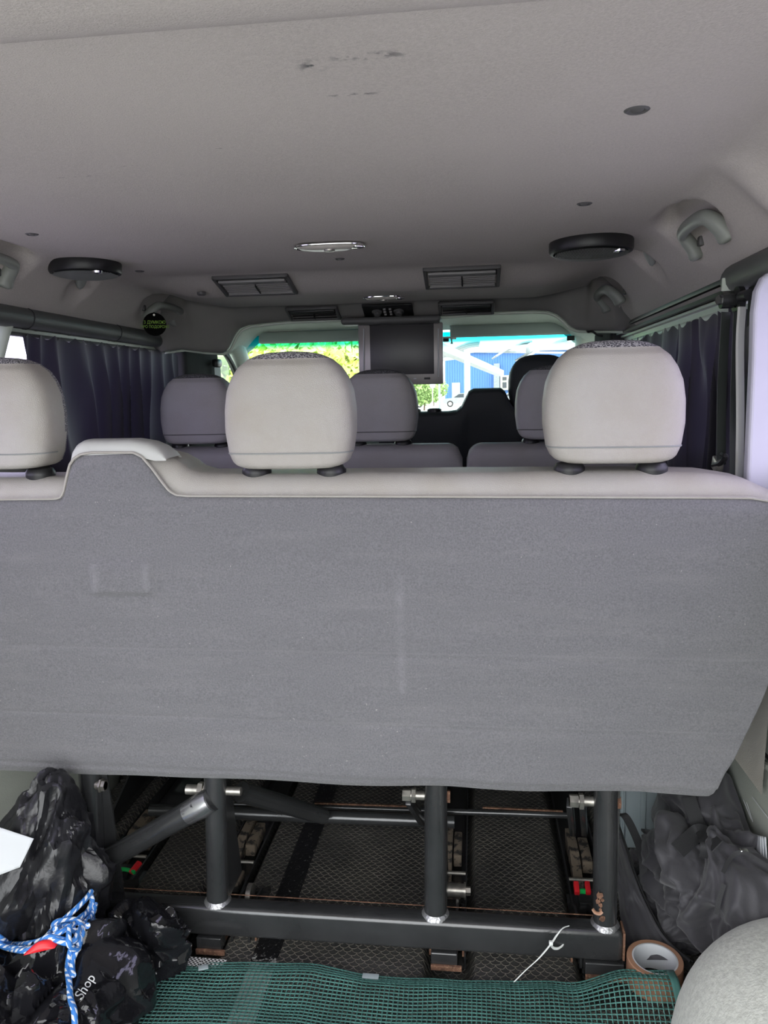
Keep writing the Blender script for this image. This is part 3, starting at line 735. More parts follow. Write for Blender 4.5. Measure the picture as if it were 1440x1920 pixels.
# latches on the rails at each leg foot
def latch(x, mode):
    root = MB().prism([(1.34, -.02), (1.50, -.02), (1.50, .012), (1.44, .05), (1.37, .058), (1.34, .03)], x - .020, x - .015, 'X').prism([(1.34, -.02), (1.50, -.02), (1.50, .012), (1.44, .05), (1.37, .058), (1.34, .03)], x + .015, x + .020, 'X').box((x, 1.45, -.014), (.04, .22, .010)).build('latch', 'metal_black', bench, smooth=False)
    MB().cyl((x - .030, 1.39, .028), (x + .030, 1.39, .028), .0065, 12).cyl((x + .024, 1.39, .028), (x + .034, 1.39, .028), .010, 6).build('pivot_pin', 'zinc', root)
    MB().cyl((x - .024, 1.36, .012), (x + .026, 1.36, .012), .009, 8).cyl((x - .03, 1.36, .012), (x - .024, 1.36, .012), .012, 6).build('foot_bolt', 'zinc', root)
    MB().prism([(1.345, -.005), (1.375, -.005), (1.37, .05), (1.352, .045)], x + .028, x + .032, 'X').build('hook_plate', 'rust', root, smooth=False)
    MB().prism([(1.345, -.005), (1.375, -.005), (1.37, .05), (1.352, .045)], x - .036, x - .032, 'X').build('hook_plate', 'rust', root, smooth=False)
    if mode in (1, 3): MB().cyl((x - .006, 1.42, .045), (x + .004, 1.42, .045), .024, 24).build('locking_disc', 'zinc', root)
    if mode == 2: MB().cyl((x - .005, 1.46, .055), (x + .03, 1.46, .055), .014, 18).cyl((x + .03, 1.46, .055), (x + .034, 1.46, .055), .017, 18).cyl((x + .034, 1.46, .055), (x + .044, 1.46, .055), .009, 6).build('roller', 'zinc', root)
    return root
L1 = latch(-.452, 3); L2 = latch(-.148, 1); L3 = latch(.265, 2); L4 = latch(.535, 0)
# extra small parts: clutter of the left latch
a = P(217, 1630, Z=.03); c = P(244, 1632, Z=.03)
MB().tube(smooth_path([a, (a + c) / 2 + Vector((0, .001, .001)), c], 4), .0045, 8).build('green_indicator', 'green', L1)
MB().box(P(254, 1627, Z=.035), (.013, .030, .008), Matrix.Rotation(R(-24), 3, 'Z') @ Matrix.Rotation(R(25), 3, 'X'), .0015).build('red_indicator', 'red', L1)
MB().box(P(250, 1635, Z=.033), (.010, .006, .008), Matrix.Rotation(R(-24), 3, 'Z'), .0015).build('green_indicator', 'green', L1)
for dx in (0, 21): MB().box(P(1081 + dx, 1665, Z=.045), (.011, .026, .012), Matrix.Rotation(R(20), 3, 'X'), .002).build('red_indicator', 'red', L4)
MB().box(P(1092, 1671, Z=.04), (.015, .007, .010), None, .002).build('green_indicator', 'green', L4)
# mounting plates under the bar
for (x, wd) in ((-.2, .05), (.26, .05), (.555, .07)):
    MB().box((x, 1.318, .018), (wd, .03, .030), None, .002).build('foot_bracket', 'metal_black', bench, smooth=False)
    MB().box((x + .004, 1.300, .006), (wd + .008, .006, .010), None, .001).build('foot_flange', 'rust', bench, smooth=False)

# ---- floor rails seen between the mats
for i, (cx, hw) in enumerate(CH):
    root = empty('floor_rail', (cx, 1.6, -.04), ['black floor channel at the left end behind the bag', 'black dirty floor channel right of the diagonal brace', 'narrow black floor channel behind the middle leg', 'black floor channel with red tabs behind the right leg'][i], 'rail', 'seat rails sunk in the floor')
    MB().box((cx, 1.75, -.032), (hw * 1.7, .80, .006)).box((cx - hw * .95, 1.75, -.018), (.004, .80, .034)).box((cx + hw * .95, 1.75, -.018), (.004, .80, .034)).build('channel', 'metal_black', root, smooth=False)
    MB().prism([(1.60, -.026), (1.76, -.026), (1.78, .014), (1.68, .016), (1.60, -.01)], cx - hw * .62, cx - hw * .1, 'X').build('dusty_bracket', 'dirt', root, smooth=False)
    MB().box((cx + hw * .3, 1.70, -.004), (hw * .6, .10, .030), None, .003).build('dusty_bracket', 'dirt', root)
    MB().box((cx, 1.545, -.012), (hw * 1.2, .05, .024), None, .003).build('stop_block', 'dirt' if i in (1, 2) else 'metal_black', root)
    MB().cyl((cx - hw * .9, 1.60, .0), (cx + hw * .9, 1.60, .0), .004, 8).build('cross_pin', 'zinc', root)

# ================================================================== SECOND ROW
def vinyl_back(root, x0, x1, y, ztop, m, zbot=.30, thick=.11, r=.045, name='backrest'):
    b = MB(); n = 40
    def f(u, v):
        x = x0 + (x1 - x0) * u; d = min(x - x0, x1 - x); e = (1 - min(1, d / r)) ; zt = ztop - r * (1 - math.sqrt(max(0, 1 - e * e)))
        a = v * math.pi
        if v < .25: z = zbot + (zt - r - zbot) * v / .25; yy = y + (.905 - z) * .2
        elif v < .75:
            t = (v - .25) / .5 * math.pi; z = zt - r + r * math.sin(t) ** .8; yy = y + thick / 2 * (1 - math.cos(t)) 
        else: z = zt - r - (v - .75) / .25 * (zt - r - zbot); yy = y + thick + (.905 - z) * .2
        k = .012 * e
        return (x, yy + (k if v < .5 else -k), z)
    b.grid(f, 80, 48)
    for u in (0, 1):
        base = len(b.v); 
        ring = [Vector(f(u, j / 48)) for j in range(49)]; b.v += ring; b.f.append(tuple(range(base, base + 49)))
    return b.build(name, m, root, angle=50)
def row2(x0, x1, heads, label):
    root = empty('bench_seat', ((x0 + x1) / 2, 2.32, 0), label, 'seat')
    vinyl_back(root, x0, x1, 2.23, .928, 'leather_shaded')
    MB().box(((x0 + x1) / 2, 2.62, .40), (x1 - x0 - .02, .5, .13), bev=.04, seg=4).build('seat_cushion', 'leather_shaded', root)
    for x in (x0 + .1, x1 - .1): MB().tube([(x, 2.45, 0), (x, 2.45, .34)], .022, 12).build('leg', 'metal_black', root)
    for h in heads: headrest_parts(root, h, 2.285, .938, .210, 'leather_shaded', 'pattern_shaded', post_to=.930, wdt=.108)
    return root
row2(-.80, .284, (-.515, .040), 'shade-darkened grey middle row double seat left of the gap')
row2(.296, .80, (.55,), 'shade-darkened grey middle row single seat right of the gap')
# ================================================================== FRONT ROW
fr = empty('front_bench', (.33, 3.05, 0), 'black front passenger bench with a raised belt tower in the middle', 'seat')
ftop = [(-.05, .985), (.0, 1.0), (.1, 1.004), (.22, 1.004), (.25, 1.008), (.27, 1.025), (.285, 1.055), (.297, 1.078), (.315, 1.088), (.42, 1.088), (.435, 1.075), (.445, 1.052), (.462, 1.025), (.485, 1.004), (.70, 1.0), (.73, .98)]
def ff(u, v):
    x = -.05 + .78 * u; zt = lerp(ftop, x)
    if v < .3: return (x, 2.95 + (1 - v / .3) * .12, .35 + (zt - .02 - .35) * v / .3)
    if v < .7:
        t = (v - .3) / .4 * math.pi; return (x, 2.95 + .055 * (1 - math.cos(t)), zt - .02 + .02 * math.sin(t))
    return (x, 3.06 + (v - .7) / .3 * .12, zt - .02 + (.35 - zt + .02) * (v - .7) / .3)
MB().grid(ff, 200, 30).build('backrest', 'vinyl_black', fr, angle=0, recalc=False)
MB().box((.33, 3.33, .42), (.74, .46, .14), bev=.04, seg=4).build('seat_cushion', 'vinyl_black', fr)
for x in (.085, .165): MB().lathe((x, 3.0, 1.003), (0, 0, 1), [(.028, -.004), (.028, .008), (.020, .012), (0, .012)], 20).build('headrest_socket', 'black_plastic', fr)
MB().box((.33, 3.30, .18), (.6, .36, .36), None, .02).build('pedestal', 'trim_dark', fr)
headrest_parts(fr, .565, 3.02, 1.012, .198, 'vinyl_black', 'vinyl_black', wdt=.112, post_to=1.0, plain=True)

# ================================================================== CEILING OBJECTS
def grid_speaker(px0, px1, py, label):
    a, c = P(px0, py[0], Z=1.405), P(px1, py[1], Z=1.405); cx, cy = (a.x + c.x) / 2, 1.925; r = abs(c.x - a.x) / 2 * 1.02
    root = empty('ceiling_speaker', (cx, cy, 1.42), label, 'speaker', 'round ceiling speakers')
    z = head_z(cx, cy) + .004
    MB().lathe((cx, cy, z), (0, 0, -1), [(r * .97, 0), (r, .006), (r, .024), (r * .97, .030), (r * .90, .031), (r * .88, .027)], 56).build('rim', 'black_plastic', root)
    MB().lathe((cx, cy, z - .024), (0, 0, -1), [(r * .9, 0), (r * .7, .006), (r * .4, .010), (0, .012)], 40).build('cone', 'rubber', root)
    g = MB(); n = 26
    for k in range(-n, n + 1):
        t = k / n * .88 * r; h = math.sqrt(max(0, (.88 * r) ** 2 - t * t))
        zz = lambda q: z - .031 - .013 * (1 - (q / r) ** 2)
        if h > .01: g.tube([(cx + t, cy - h + 2 * h * j / 6, zz(math.hypot(t, -h + 2 * h * j / 6))) for j in range(7)], .0009, 4, cap=False)
    g.build('grille', 'hook_grey', root)
    MB().lathe((cx + .055, cy - .05, z - .033), (0, 0, -1), [(.014, 0), (.013, .005), (0, .007)], 16).build('tweeter', 'chrome', root)
    return root
grid_speaker(92, 244, (505, 510), 'round black ceiling speaker on the left, above the purple curtain')
grid_speaker(1030, 1188, (470, 460), 'round black ceiling speaker on the right beside the grab handle')
def dome(p0, p1, label):
    cx, cy, z = (p0.x + p1.x) / 2, (p0.y + p1.y) / 2, (p0.z + p1.z) / 2; w2 = (p1.x - p0.x) / 2
    root = empty('dome_lamp', (cx, cy, z), label, 'lamp')
    def ring(s1, s2, dz, n=40):
        return [(cx + w2 * s1 * math.copysign(abs(math.cos(a)) ** .6, math.cos(a)), cy + .036 * s2 * math.copysign(abs(math.sin(a)) ** .8, math.sin(a)), z + dz) for a in [2 * math.pi * i / n for i in range(n + 1)]]
    MB().tube(ring(1, 1, -.004), .0024, 8).build('chrome_ring', 'chrome', root)
    b = MB(); rs = [ring(.97, .97, -.003), ring(.85, .8, -.009), ring(.5, .5, -.012), ring(.02, .02, -.012)]; n = 41
    for r_ in rs: b.v += [Vector(q) for q in r_]
    b.f = [(k * n + i, k * n + i + 1, (k + 1) * n + i + 1, (k + 1) * n + i) for k in range(3) for i in range(n - 1)]
    b.build('lens', 'lens', root, angle=0)
    MB().lathe((cx, cy - .004, z - .010), (0, 0, -1), [(.013, 0), (.012, .005), (0, .006)], 18).build('switch', 'zinc', root)
    MB().box((cx + w2 * .82, cy - .012, z - .008), (.022, .030, .008), Matrix.Rotation(R(25), 3, 'Z'), .002).build('end_cap', 'chrome', root)
dome(Vector((-.093, 1.822, 1.419)), Vector((.069, 1.822, 1.419)), 'chrome framed dome lamp in the ceiling nearest the camera')
dome(Vector((-.030, 2.50, 1.381)), Vector((.098, 2.50, 1.381)), 'smaller looking dome lamp just behind the screen')
def vent(x0, x1, y0, y1, z0, z1, label, dark=False, nsl=5):
    """louvred vent lying on a sloping face: (y0,z0) near upper edge, (y1,z1) far lower edge"""
    a = Vector((0, y1 - y0, z1 - z0)); L = a.length; ay = a.normalized(); ax = Vector((1, 0, 0)); an = ax.cross(ay)
    if an.z > 0: an = -an
    c = Vector(((x0 + x1) / 2, (y0 + y1) / 2, (z0 + z1) / 2)); W = x1 - x0
    rot = Matrix((ax, ay, an)).transposed()
    root = empty('air_vent', c, label, 'vent')
    m1, m2 = ('vent_dark', 'black_plastic') if dark else ('vent_dark', 'vent_grey')
    fw = .010
    b = MB()
    for (u, v, du, dv) in ((0, -L / 2 + fw / 2, W, fw), (0, L / 2 - fw / 2, W, fw), (-W / 2 + fw / 2, 0, fw, L), (W / 2 - fw / 2, 0, fw, L)):
        b.box(c + ax * u + ay * v + an * .004, (du, dv, .012), rot, .003)
    b.build('frame', m1, root)
    MB().box(c - an * .004, (W - .01, L - .01, .004), rot).build('cavity', 'black_plastic', root)
    MB().box(c + ay * (-L / 2 + L * .27) + an * .006, (W - 2.6 * fw, L * .26, .008), rot @ Matrix.Rotation(R(-12), 3, 'X'), .003).build('flap', m2, root)
    for k in range(nsl):
        t = -L / 2 + L * (.48 + .38 * k / max(1, nsl - 1))
        for s_ in (-1, 1): MB().box(c + ax * s_ * (W / 4 - .006) + ay * t + an * .003, (W / 2 - fw * 1.6, L * .035, .006), rot, 0).build('louvre', m2, root, smooth=False)
    MB().box(c + ay * L * .18 + an * .004, (.004, L * .42, .009), rot).build('divider', 'black_plastic', root, smooth=False)
    if not dark: MB().box(c + ay * L * .40 + an * .006, (W - 2.6 * fw, L * .05, .006), rot, .002).build('lower_lip', m2, root)
def zs(y): return head_z(0, y)
vent(-.425, -.203, 2.195, 2.325, zs(2.195) + 0, zs(2.325) - .000, 'grey louvred air vent in the ceiling step, left one')
vent(.178, .392, 2.195, 2.325, zs(2.195) + 0, zs(2.325) - .000, 'grey louvred air vent in the ceiling step, right one')
vent(-.338, -.152, 2.700, 2.785, 1.379, 1.347, 'black air vent in the bulkhead left of the screen', True, 3)
vent(.196, .388, 2.700, 2.785, 1.379, 1.349, 'black air vent in the bulkhead right of the screen', True, 3)
# rear climate control panel
cp = empty('control_panel', (.02, 2.74, 1.36), 'black climate control panel with two knobs above the screen', 'control panel')
rot = Matrix.Rotation(R(-62), 3, 'X')
rot = Matrix((Vector((1, 0, 0)), Vector((0, .93, -.36)), Vector((0, -.36, -.93)))).transposed()
MB().box((.021, 2.735, 1.362), (.175, .085, .008), rot, .003).build('panel', 'black_plastic', cp)
for x in (-.018, .058): MB().lathe((x, 2.735, 1.358), (0, -.36, -.93), [(.018, 0), (.018, .004), (.012, .006), (.011, .014), (0, .015)], 24).build('knob', 'vent_dark', cp)
for k in range(3):
    for s_ in (-1, 1): MB().box((.020 + s_ * .010, 2.715 + k * .018, 1.3635 - .007 * k - .0005), (.009, .006, .006), rot, .001).build('button', 'vent_grey', cp)
# flip-down screen
mo = empty('flip_down_screen', (.03, 2.79, 1.34), 'grey flip down ceiling screen, switched off', 'screen')
MB().box((.027, 2.775, 1.330), (.352, .075, .024), None, .010, 3).build('housing', 'vent_dark', mo)
tl, br_ = P(671, 612, Y=2.80), P(831, 717, Y=2.80)
cx, cz, W, H = (tl.x + br_.x) / 2, (tl.z + br_.z) / 2, br_.x - tl.x, tl.z - br_.z
MB().box((cx, 2.81, cz), (W, .022, H + .01), None, .004).build('bezel', 'bezel', mo)
sl, sb = P(693, 612, Y=2.797), P(814, 703, Y=2.797)
MB().box(((sl.x + sb.x) / 2, 2.797, (sl.z + sb.z) / 2 + .004), (sb.x - sl.x, .004, sl.z - sb.z), None, .001).build('display', 'screen', mo)
for px in (682, 822):
    a, c = P(px, 616, Y=2.796), P(px, 707, Y=2.796); MB().cyl(a, c, .0022, 8).build('light_strip', 'tape_brown' if 0 else 'paper', mo)
for px in (752, 765, 778): MB().box(P(px, 710, Y=2.798), (.010, .004, .004), None, .001).build('button', 'paper', mo)
MB().box(P(801, 709.5, Y=2.798), (.022, .004, .007), None, .0015).build('sensor_window', 'black_plastic', mo)
for x in (cx - .09, cx + .09): MB().cyl((x - .02, 2.80, tl.z + .006), (x + .02, 2.80, tl.z + .006), .007, 12).build('hinge', 'black_plastic', mo)
# grab handles
def handle(sg, y0, y1, label, dx=0, dz=0):
    root = empty('grab_handle', (sg * .775, (y0 + y1) / 2, 1.345), label, 'handle')
    pts = smooth_path([(sg * .792, y1 + .004, 1.345), (sg * .782, y1 + .004, 1.366), (sg * .762, y1 - .002, 1.388), (sg * .752, y1 - .022, 1.396), (sg * .748, (y0 + y1) / 2, 1.399), (sg * .752, y0 + .022, 1.397), (sg * .764, y0 + .002, 1.388), (sg * .784, y0 - .004, 1.368), (sg * .797, y0 - .004, 1.348)], 6)
    pts = [p + Vector((-sg * dx, 0, dz)) for p in pts]
    n = len(pts); rr = [.0145 + .0065 * abs(2 * i / (n - 1) - 1) ** 2 for i in range(n)]
    rr[0] = rr[-1] = .012; rr[1] = rr[-2] = .0185
    MB().tube(pts, rr, 16, sq=.8).build('grip', 'handle_grey', root)
    for y in (y0 + .018, y1 - .018): MB().box((sg * .790, y, 1.378), (.012, .020, .02), None, .003).build('hinge_mount', 'vent_dark', root)
    return root
handle(1, 1.575, 1.755, 'grey grab handle in the right ceiling recess nearest the camera')
handle(1, 2.54, 2.75, 'pale grab handle further forward in the right ceiling recess', .022, -.012)
handle(-1, 1.555, 1.765, 'grey grab handle cut by the left edge of the photo')
handle(-1, 2.54, 2.75, 'pale grab handle on the left that carries the round black tag', .022, -.012)
def hook(x, y, label, s_=1):
    sg = 1 if x > 0 else -1; z = head_z(x, y)
    b = MB()
    def f(u, v):
        a = 2 * math.pi * u; t = v
        r = .026 * (math.cos(t * math.pi / 2) ** .5 if t < .999 else 0)
        return (x + sg * .010 * t + r * .7 * math.cos(a), y + r * 1.2 * math.sin(a), z + .02 - .062 * t * s_)
    b.grid(f, 20, 14, closeu=True); o = b.build('coat_hook', 'hook_grey', angle=0)
    tag(o, label, 'coat hook')
hook(.752, 2.06, 'small grey coat hook behind the right speaker'); hook(-.752, 2.08, 'small grey coat hook under the left speaker')
hook(.750, 2.83, 'small grey coat hook beyond the far right grab handle', .8); hook(-.750, 2.85, 'small grey coat hook beyond the far left grab handle', .8)
# round tag hanging on the left far handle
tg = empty('hanging_tag', P(290, 630, Y=2.50), 'round black hanging tag with green Cyrillic lettering on the left handle', 'tag')
cc = P(290, 608, Y=2.52); r_ = 21 / 1440 * 2.52 * 1.03
nrm = (CAM - cc); nrm.z = 0; nrm.normalize()
MB().lathe(cc - nrm * .002, nrm, [(0, -.001), (r_ * .98, -.001), (r_, .001), (r_ * .98, .003), (0, .003)], 40).build('disc', 'matt_black', tg, angle=30)
MB().tube(smooth_path([cc + Vector((0, 0, r_ * .9)), P(289, 582, Y=2.54), P(291, 574, Y=2.56), P(293, 569, Y=2.57)], 4), .0018, 6).build('cord', 'rubber', tg)
MB().cyl(cc + Vector((0, 0, r_ * .80)) + nrm * .0012, cc + Vector((0, 0, r_ * .80)) + nrm * .0022, .0035, 12).build('eyelet', 'zinc', tg)
def text_mesh(s_, size, bold=0):
    cu = bpy.data.curves.new('lettering', 'FONT'); cu.body = s_; cu.size = size; cu.align_x = 'CENTER'; cu.align_y = 'CENTER'; cu.offset = bold; cu.extrude = 0
    o = bpy.data.objects.new('lettering', cu); col.objects.link(o); bpy.context.view_layer.update()
    me = bpy.data.meshes.new_from_object(o.evaluated_get(bpy.context.evaluated_depsgraph_get()))
    bpy.data.objects.remove(o); vs = [v.co.copy() for v in me.vertices]; fs = [tuple(p.vertices) for p in me.polygons]; return vs, fs
tx = Vector((0, 0, 1)).cross(nrm).normalized()
for (t, dz, sz) in (('З ДУМКОЮ', .006, .0125), ('ПРО ПОДОРОЖІ', -.0085, .0112)):
    vs, fs = text_mesh(t, sz, 0)
    q = MB(); q.v = [cc + nrm * .0018 + tx * v.x + Vector((0, 0, v.y * 1.15 + dz)) for v in vs]; q.f = fs
    q.build('lettering', 'text_green', tg, smooth=False, recalc=False)
# small black hook on the right of the bulkhead
hk = empty('coat_hook', P(1107, 622, Y=2.83), 'thin black hook hanging from the right bulkhead corner', 'coat hook')
MB().tube(smooth_path([P(1102, 612, Y=2.81), P(1102, 622, Y=2.81), P(1110, 621, Y=2.80), P(1120, 628, Y=2.80), P(1130, 630, Y=2.80)], 4), .004, 8).build('wire', 'black_plastic', hk)
# sun visors
def visor(x0, x1, zt, zb, label):
    root = empty('sun_visor', ((x0 + x1) / 2, 3.7, zt), label, 'sun visor')
    MB().box(((x0 + x1) / 2, 3.70, (zt + zb) / 2), (x1 - x0, .022, zt - zb), Matrix.Rotation(R(-12), 3, 'X'), .010, 3).build('panel', 'visor', root)
    MB().cyl((x0, 3.705, zt - .004), (x1, 3.705, zt - .004), .006, 10).build('rod', 'vent_dark', root)
    return root
visor(-.715, -.02, 1.378, 1.322, 'left sun visor folded against the windscreen')
v2 = visor(.205, .760, 1.386, 1.325, 'right sun visor folded against the windscreen')
MB().box(P(1070, 634, Y=3.68), (.035, .012, .022), None, .003).build('clip', 'black_plastic', v2)
# pendant on the mirror mount
pd = empty('pendant', P(848, 650, Y=3.72), 'small dark cross pendant hanging under the windscreen tint', 'pendant')
MB().box(P(838, 633, Y=3.72), (.05, .01, .010), None, .003).box(P(850, 634, Y=3.72), (.03, .008, .012), None, .003).build('crossbar', 'zinc', pd)
MB().tube([P(846, 634, Y=3.72), P(847, 640, Y=3.72), P(847, 645, Y=3.72)], [.006, .004, .007], 8).build('shaft', 'zinc', pd)
MB().box(P(836, 637, Y=3.73), (.03, .02, .02), None, .004).build('mirror_foot', 'black_plastic', pd)

# ================================================================== SEAT BELTS
sb = empty('seat_belt', (.80, 1.53, .90), 'dark seat belt with round anchor hanging on the right pillar', 'seat belt')
MB().box(P(1388, 545, Y=1.60), (.07, .006, .05), None, .002).build('anchor_plate', 'body_metal', sb)
p1 = P(1366, 562, X=.79); p2 = P(1384, 564, X=.80)
MB().cyl(p1 + Vector((-.014, 0, 0)), p1 + Vector((.012, 0, 0)), .016, 20).build('anchor_bolt', 'metal_black', sb)
MB().cyl(p1 + Vector((-.020, -.002, 0)), p1 + Vector((-.013, 0, 0)), .009, 6).build('bolt_head', 'chrome', sb)
MB().lathe(p2, (1, 0, 0), [(.012, -.004), (.026, -.004), (.026, .006), (.012, .006)], 24).build('guide_ring', 'black_plastic', sb)
MB().tube([p2 + Vector((0, -.02, .005)), p2 + Vector((0, -.06, .004))], .010, 12).build('adjuster', 'black_plastic', sb)
a, c = P(1361, 585, X=.785), P(1352, 872, X=.77)
MB().ribbon(smooth_path([a, a * .5 + c * .5 + Vector((0, .01, 0)), c], 8), (.020, .014, 0), .0016).build('webbing', 'belt', sb)
a, c = P(1384, 585, X=.795), P(1377, 895, X=.785)
MB().ribbon(smooth_path([a, a * .5 + c * .5 + Vector((0, .006, 0)), c], 8), (.020, .012, 0), .0016).build('webbing', 'belt', sb)
b_ = P(1345, 872, X=.765)
MB().box(b_, (.012, .034, .024), Matrix.Rotation(R(20), 3, 'X'), .002).build('belt_tongue', 'zinc', sb)
MB().tube(smooth_path([P(1338, 872, X=.762), P(1352, 868, X=.762), P(1360, 856, X=.762), P(1354, 852, X=.762)], 5), .005, 8).build('tongue_loop', 'black_plastic', sb)
sb2 = empty('seat_belt', (-.78, 3.05, 1.1), 'black cab seat belt anchor beyond the left pillar', 'seat belt')
p = P(407, 681, X=-.78)
MB().box(p, (.03, .06, .035), None, .01).build('guide', 'black_plastic', sb2)
MB().ribbon([p, P(408, 700, X=-.78), P(412, 760, X=-.78), P(414, 830, X=-.78)], (.01, .05, 0), .002).build('webbing', 'belt', sb2)

# ================================================================== LOADS IN THE BOOT
def hashv(c):
    f = lambda a, b, d: (math.sin(c.x * a + c.y * b + c.z * d) * 437.585) % 1 * 1.3 - .65
    return Vector((f(12.98, 78.23, 37.7), f(39.34, 11.13, 83.15), f(73.15, 52.23, 9.15)))
def blob(c, r, seed, amp, fr, sub=5, pw=1.0, rot=None, flat=0, fold=(1, 1, 1), warp=.35, mode='fold', squash=None):
    bm = bmesh.new(); bmesh.ops.create_icosphere(bm, subdivisions=sub, radius=1)
    m = (rot or Matrix.Identity(3)); off = Vector((seed * 7.3, seed * 3.1, seed * 1.7))
    for v in bm.verts:
        d = v.co.normalized(); n = pw; k = (abs(d.x) ** n + abs(d.y) ** n + abs(d.z) ** n) ** (-1 / n)
        p = Vector((d.x * r[0], d.y * r[1], d.z * r[2])) * k
        q = Vector((p.x * fold[0], p.y * fold[1], p.z * fold[2]))
        wq = q + Vector((noise.noise(q * fr + off), noise.noise(q * fr + off * 2), noise.noise(q * fr - off))) * warp / fr
        h = 0
        if mode in ('fold', 'fold2'):
            h = .9 - abs(noise.noise(wq * fr + off)) * 2.8 - abs(noise.noise(wq * fr * 2.1 - off)) * 1.2 - .5 * abs(noise.noise(wq * fr * 4.3 + off))
        if mode in ('vor', 'fold2'):
            def facet(sc_, o2):
                w_ = wq * sc_ + o2; ds, pts = noise.voronoi(w_)
                def hh(c): return (w_ - c).dot(hashv(c)) * 2.2
                bl = min(1, (ds[1] - ds[0]) / .10); a_, b_ = hh(pts[0]), hh(pts[1]); m0 = (a_ + b_) / 2
                return m0 + (a_ - m0) * bl
            if mode == 'vor': h = facet(fr, off) + .42 * facet(fr * 2.3, -off) + .6 * noise.noise(q * fr * .4 + off)
            else: h = h * .8 + .45 * facet(fr * 1.5, off)
        p += d * amp * h
        p = m @ p
        v.co = Vector(c) + p
    bm.verts.index_update(); b = MB()
    b.v = [v.co.copy() for v in bm.verts]; b.f = [tuple(v.index for v in f.verts) for f in bm.faces]; bm.free()
    for v in b.v:
        zf = .003
        if v.z < zf: v.z = zf + (zf - v.z) * -.02
    return b
def bvh(mbs):
    vs, fs = [], []
    for b in mbs:
        n = len(vs); vs += b.v; fs += [tuple(i + n for i in f) for f in b.f]
    return BVHTree.FromPolygons(vs, fs)
def onto(tree, px, py, lift=.0, zf=.02):
    d = ray(px, py).normalized(); h = tree.ray_cast(CAM, d)
    if h[0] is None: return P(px, py, Z=zf)
    n = h[1] if h[1].dot(d) < 0 else -h[1]
    return h[0] + n * lift - d * lift * .5
# --- black plastic bags on the left
up = blob((-.485, 1.21, .20), (.105, .09, .20), 2, .024, 11, sub=6, pw=2.4, fold=(1.3, 1, .5), warp=.5, mode='vor', rot=Matrix.Rotation(R(8), 3, 'Y'))
for v in up.v:      # gather towards the top
    k = ss(.22, .42, v.z); v.x += (-.430 - v.x) * .5 * k; v.y += (1.24 - v.y) * .3 * k
    if v.z < .18: kk = ss(.18, .0, v.z); v.x += (v.x + .455) * .35 * kk
o = up.build('plastic_bag', 'bin_satin', angle=30); tag(o, 'tall dull black plastic bag tied with blue rope at the left', 'bag')
lo = blob((-.43, 1.045, .075), (.185, .16, .105), 5, .036, 8.5, sub=6, pw=2.6, mode='vor', warp=.8)
lo2 = blob((-.300, 1.23, .055), (.075, .06, .085), 8, .024, 12, sub=6, pw=2.0, mode='vor', warp=.8)
o = lo.build('plastic_bag', 'bin_gloss', angle=50); tag(o, 'shiny crumpled black shop bag with white lettering, lower left corner', 'bag')
o2 = lo2.build('plastic_bag', 'bin_gloss', angle=50); tag(o2, 'small shiny black bag corner poking up beside the crossbar', 'bag')
T = bvh([up, lo, lo2])
# lettering on the shop bag
vs, fs = text_mesh('Shop', 25, .15)
def place_text(vs, fs, cx, cy, ang, parent):
    q = MB(); ca, sa = math.cos(ang), math.sin(ang)
    for v in vs:
        px = cx + v.x * ca + v.y * sa; py = cy - (v.x * sa - v.y * ca) if 0 else cy - (v.x * sa) - v.y * ca
        px = cx + v.x * ca - v.y * sa * 1; py = cy - v.x * sa - v.y * ca
        q.v.append(onto(T, px, py, .0012))
    q.f = fs; q.build('lettering', 'white', parent, smooth=False, recalc=False)
place_text([v * 1.0 for v in vs], fs, 160, 1851, R(58), o)
# rope
rp = empty('rope', P(110, 1760, Z=.12), 'blue and white braided rope knotted round the black bags', 'rope')
loops = [
    [(-30, 1735), (0, 1752), (20, 1772), (50, 1775), (80, 1763), (105, 1740), (135, 1705), (160, 1680), (168, 1672)],
    [(-30, 1745), (0, 1762), (25, 1785), (60, 1783), (90, 1770), (130, 1750), (150, 1715), (168, 1690), (170, 1675)],
    [(-30, 1768), (5, 1775), (30, 1786), (70, 1776), (95, 1765), (125, 1764), (145, 1742), (165, 1712), (171, 1690)],
    [(130, 1742), (150, 1725), (168, 1705), (172, 1720), (160, 1738)],
    [(95, 1745), (105, 1732), (130, 1730), (152, 1736), (156, 1748), (140, 1760), (118, 1766), (98, 1760), (95, 1745)],
    [(105, 1755), (118, 1748), (135, 1745), (148, 1752), (150, 1768), (138, 1778), (124, 1774), (120, 1762), (132, 1750)],
    [(127, 1776), (128, 1800), (129, 1825), (131, 1850), (134, 1875), (136, 1900), (136, 1935)],
    [(152, 1752), (151, 1772), (145, 1790), (139, 1805), (138, 1825), (139, 1838)]]
for k, L in enumerate(loops):
    pts = smooth_path([onto(T, x, y, .006 + .003 * (k % 3)) for x, y in L], 7)
    # relax depth
    for _ in range(6):
        pts = [pts[0]] + [(pts[i - 1] + pts[i] * 2 + pts[i + 1]) / 4 for i in range(1, len(pts) - 1)] + [pts[-1]]
    MB().tube(pts, .0048, 10, uv=True).build('rope_strand', 'rope', rp)
# red bit
p = onto(T, 82, 1786, .004)
rd = MB(); rd.grid(lambda u, v: p + Vector(((u - .5) * .042, (v - .5) * .02 + (u - .5) * .02, .012 * math.sin(u * 3.14) * math.sin(v * 3.14) + .01)), 12, 8)
o = rd.build('red_ribbon', 'red', solid=.001, angle=0); tag(o, 'bright red plastic scrap under the blue rope', 'scrap')
